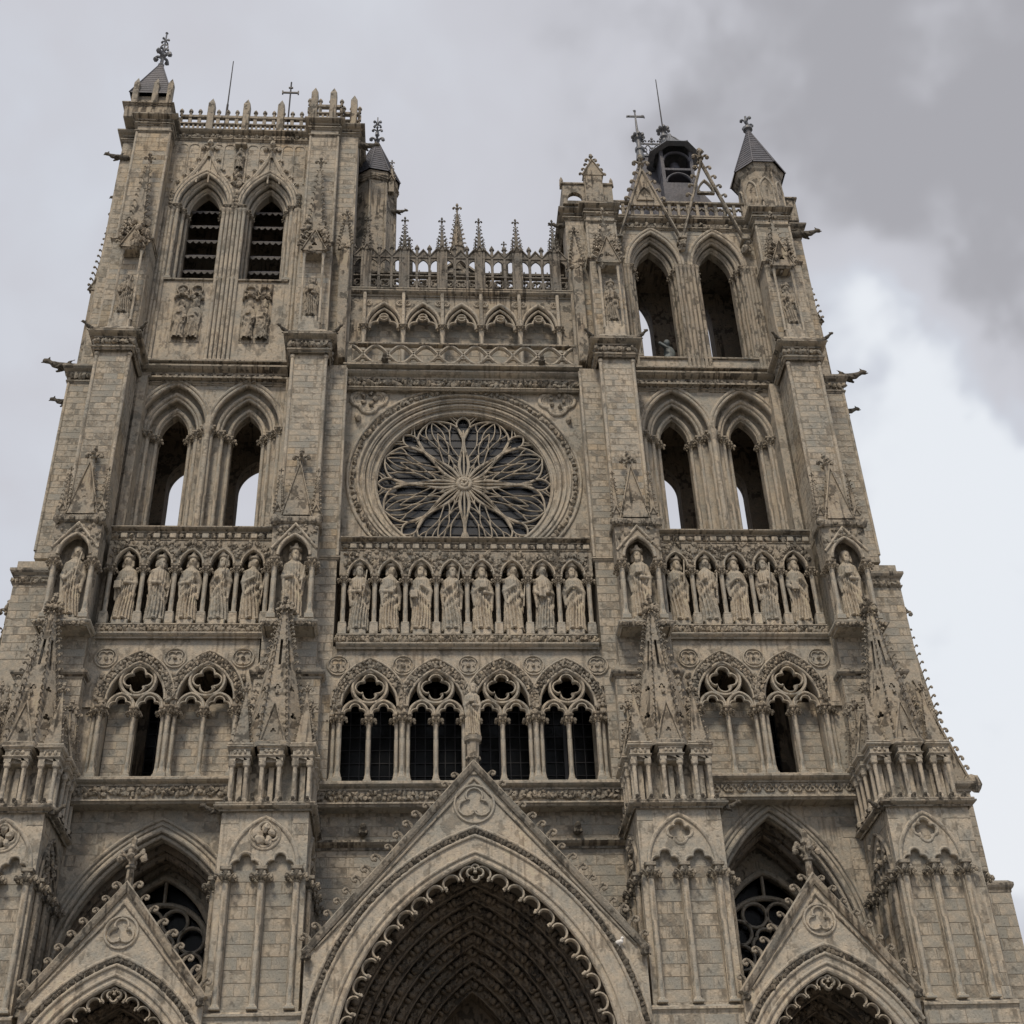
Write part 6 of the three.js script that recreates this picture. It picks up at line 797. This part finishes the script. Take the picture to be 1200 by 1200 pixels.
    for (const [x, h, up] of [[r0, 4.0, 0], [r1, 2.6, .7]]) { const f = new MB(), yr = yp + 9.2 + up; f.lathe(x, yr - .4 - up * .7, rz, [[.3, 0], [.22, .8], [.3, .9], [.3, 1.1], [.16, 1.25], [.16, 1.9], [.28, 2.0], [.26, 2.2], [.1, 2.4], [.06, h]], 10); for (let k = 0; k < 8; k++) bud(f, x, yr + 1.75, rz, k * .785, .45); if (x === r0) { f.box(x - .5, x + .5, yr + h - .2, yr + h - .08, rz - .05, rz + .05); f.box(x - .05, x + .05, yr + h - .5, yr + h + .35, rz - .05, rz + .05); for (const k of [-1, 1]) leaf(f, x + k * .52, yr + h - .14, rz, .1); leaf(f, x, yr + h + .38, rz, .1); } f.build('roof_finial', M.lead, rm); }
    const rod = new MB(); rod.lathe(r1, yr + 2.7, rz, [[.05, 0], [.03, 5.0]], 6); rod.build('lightning_rod', M.iron, rm);
    const dm = new MB(), dx = 13.35, dz = rz + 1.35, y3 = yp + 5.6; // open bell lantern under a flared lead hood
    for (const k of [-1, 1]) for (const z of [dz + .7, dz - .7]) dm.box(dx + k * .9 - .1, dx + k * .9 + .1, y3 - 1.9, y3 + 1.75, z - .1, z + .1);
    dm.box(dx - 1.05, dx + 1.05, yp + .3, y3 - 1.3, dz - .85, dz + .85); dm.box(dx - .95, dx + .95, y3 - 1.3, y3 + 1.7, dz - .8, dz - .6); for (const k of [-1, 1]) dm.box(dx + k * .95, dx + k * .85, y3 - 1.3, y3 + 1.7, dz - .6, dz + .6); dm.box(dx - .98, dx + .98, y3 - .1, y3 + .08, dz - .75, dz + .78); dm.sweep(at(arch(dx, y3 - 1.2, .78, .85, 10), dz + .74), NZ, ribProf(.07, .07)); dm.sweep(at(arch(dx, y3 + .75, .8, .8, 10), dz + .74), NZ, ribProf(.07, .07)); dm.lathe(dx, y3 + .15, dz, [[.55, 0], [.5, .2], [.36, .7], [.3, 1.0], [.1, 1.1]], 12); const dmm = dm.build('bell_lantern', M.slate, rm);
    const hr = new MB(); hr.lathe(dx, y3 + 1.62, dz, [[1.3, -.02], [1.72, 0], [1.62, .16], [1.25, .45], [.85, .95], [.5, 1.6], [.2, 2.1], [.1, 2.5]], 8, Math.PI / 8); for (let k = 0; k < 8; k++) { const a = Math.PI / 8 + k * Math.PI / 4; hr.sweep([[1.66, .1], [1.27, .47], [.87, .97], [.52, 1.62], [.2, 2.12]].map(p => [dx + p[0] * Math.cos(a), y3 + 1.62 + p[1], dz + p[0] * Math.sin(a)]), [-Math.sin(a), 0, Math.cos(a)], rollProf(.04)); } hr.build('lantern_hood', M.lead, dmm);
    // dull bronze figure crouching on the sill inside the open belfry
    const fg = isoSurface((x, y, z) => { let d = ell(x, y, z, 0, 1.1, 0, .34, .6, .3); d = smin(d, cap(x, y, z, [-.1, .7, .1], [-.75, .3, .3], .26, .16), .12); d = smin(d, cap(x, y, z, [-.7, .3, .3], [-1.4, .12, .3], .2, .08), .1); d = smin(d, ell(x, y, z, .1, .35, 0, .55, .36, .4), .15); d = smin(d, cap(x, y, z, [-.2, 1.45, .15], [-.62, 1.62, .35], .12, .09), .08); d = smin(d, cap(x, y, z, [-.62, 1.62, .35], [-.2, 1.25, .45], .1, .07), .06); return smin(d, ell(x, y, z, -.12, 1.92, .08, .19, .24, .2), .06); }, [-1.6, -.1, -.6], [.8, 2.3, .8], .07);
    setStatue('sill_figure', 'grey crouching metal figure on the sill of the open belfry arch nearest the rose window', fg, [11.35, 50.33, -1.75], .1, .95, null, M.greenLead, 'statue');
    const ls = new MB(); ls.tone(); ls.box(13.6, 15.3, 50.33, 50.5, -2.2, -1.5, .05); ls.build('lead_flashing', M.greenLead, th);
  }
}
tower(-1); tower(1);
{ // white pigeon perched on the moulding of the great portal
  const t = isoSurface((x, y, z) => { let d = ell(x, y, z, 0, .13, 0, .17, .095, .095); d = smin(d, ell(x, y, z, .15, .25, 0, .06, .06, .055), .05); d = smin(d, cap(x, y, z, [.2, .25, 0], [.25, .235, 0], .018, .006), .02); d = smin(d, cap(x, y, z, [-.13, .12, 0], [-.36, .06, 0], .05, .03), .05); for (const k of [-1, 1]) { d = smin(d, ell(x, y, z, -.05, .14, k * .08, .17, .06, .025), .02); d = smin(d, cap(x, y, z, [.02, .06, k * .04], [.03, -.02, k * .04], .014, .012), .02); } return d; }, [-.45, -.06, -.18], [.32, .36, .18], .02);
  setStatue('pigeon', 'white pigeon perched on the arch moulding of the great portal', t, [5.18, 17.25, 4.5], -.9, 1, null, M.bird, 'bird');
}
finishBlocks();
renderer.render(scene, camera);
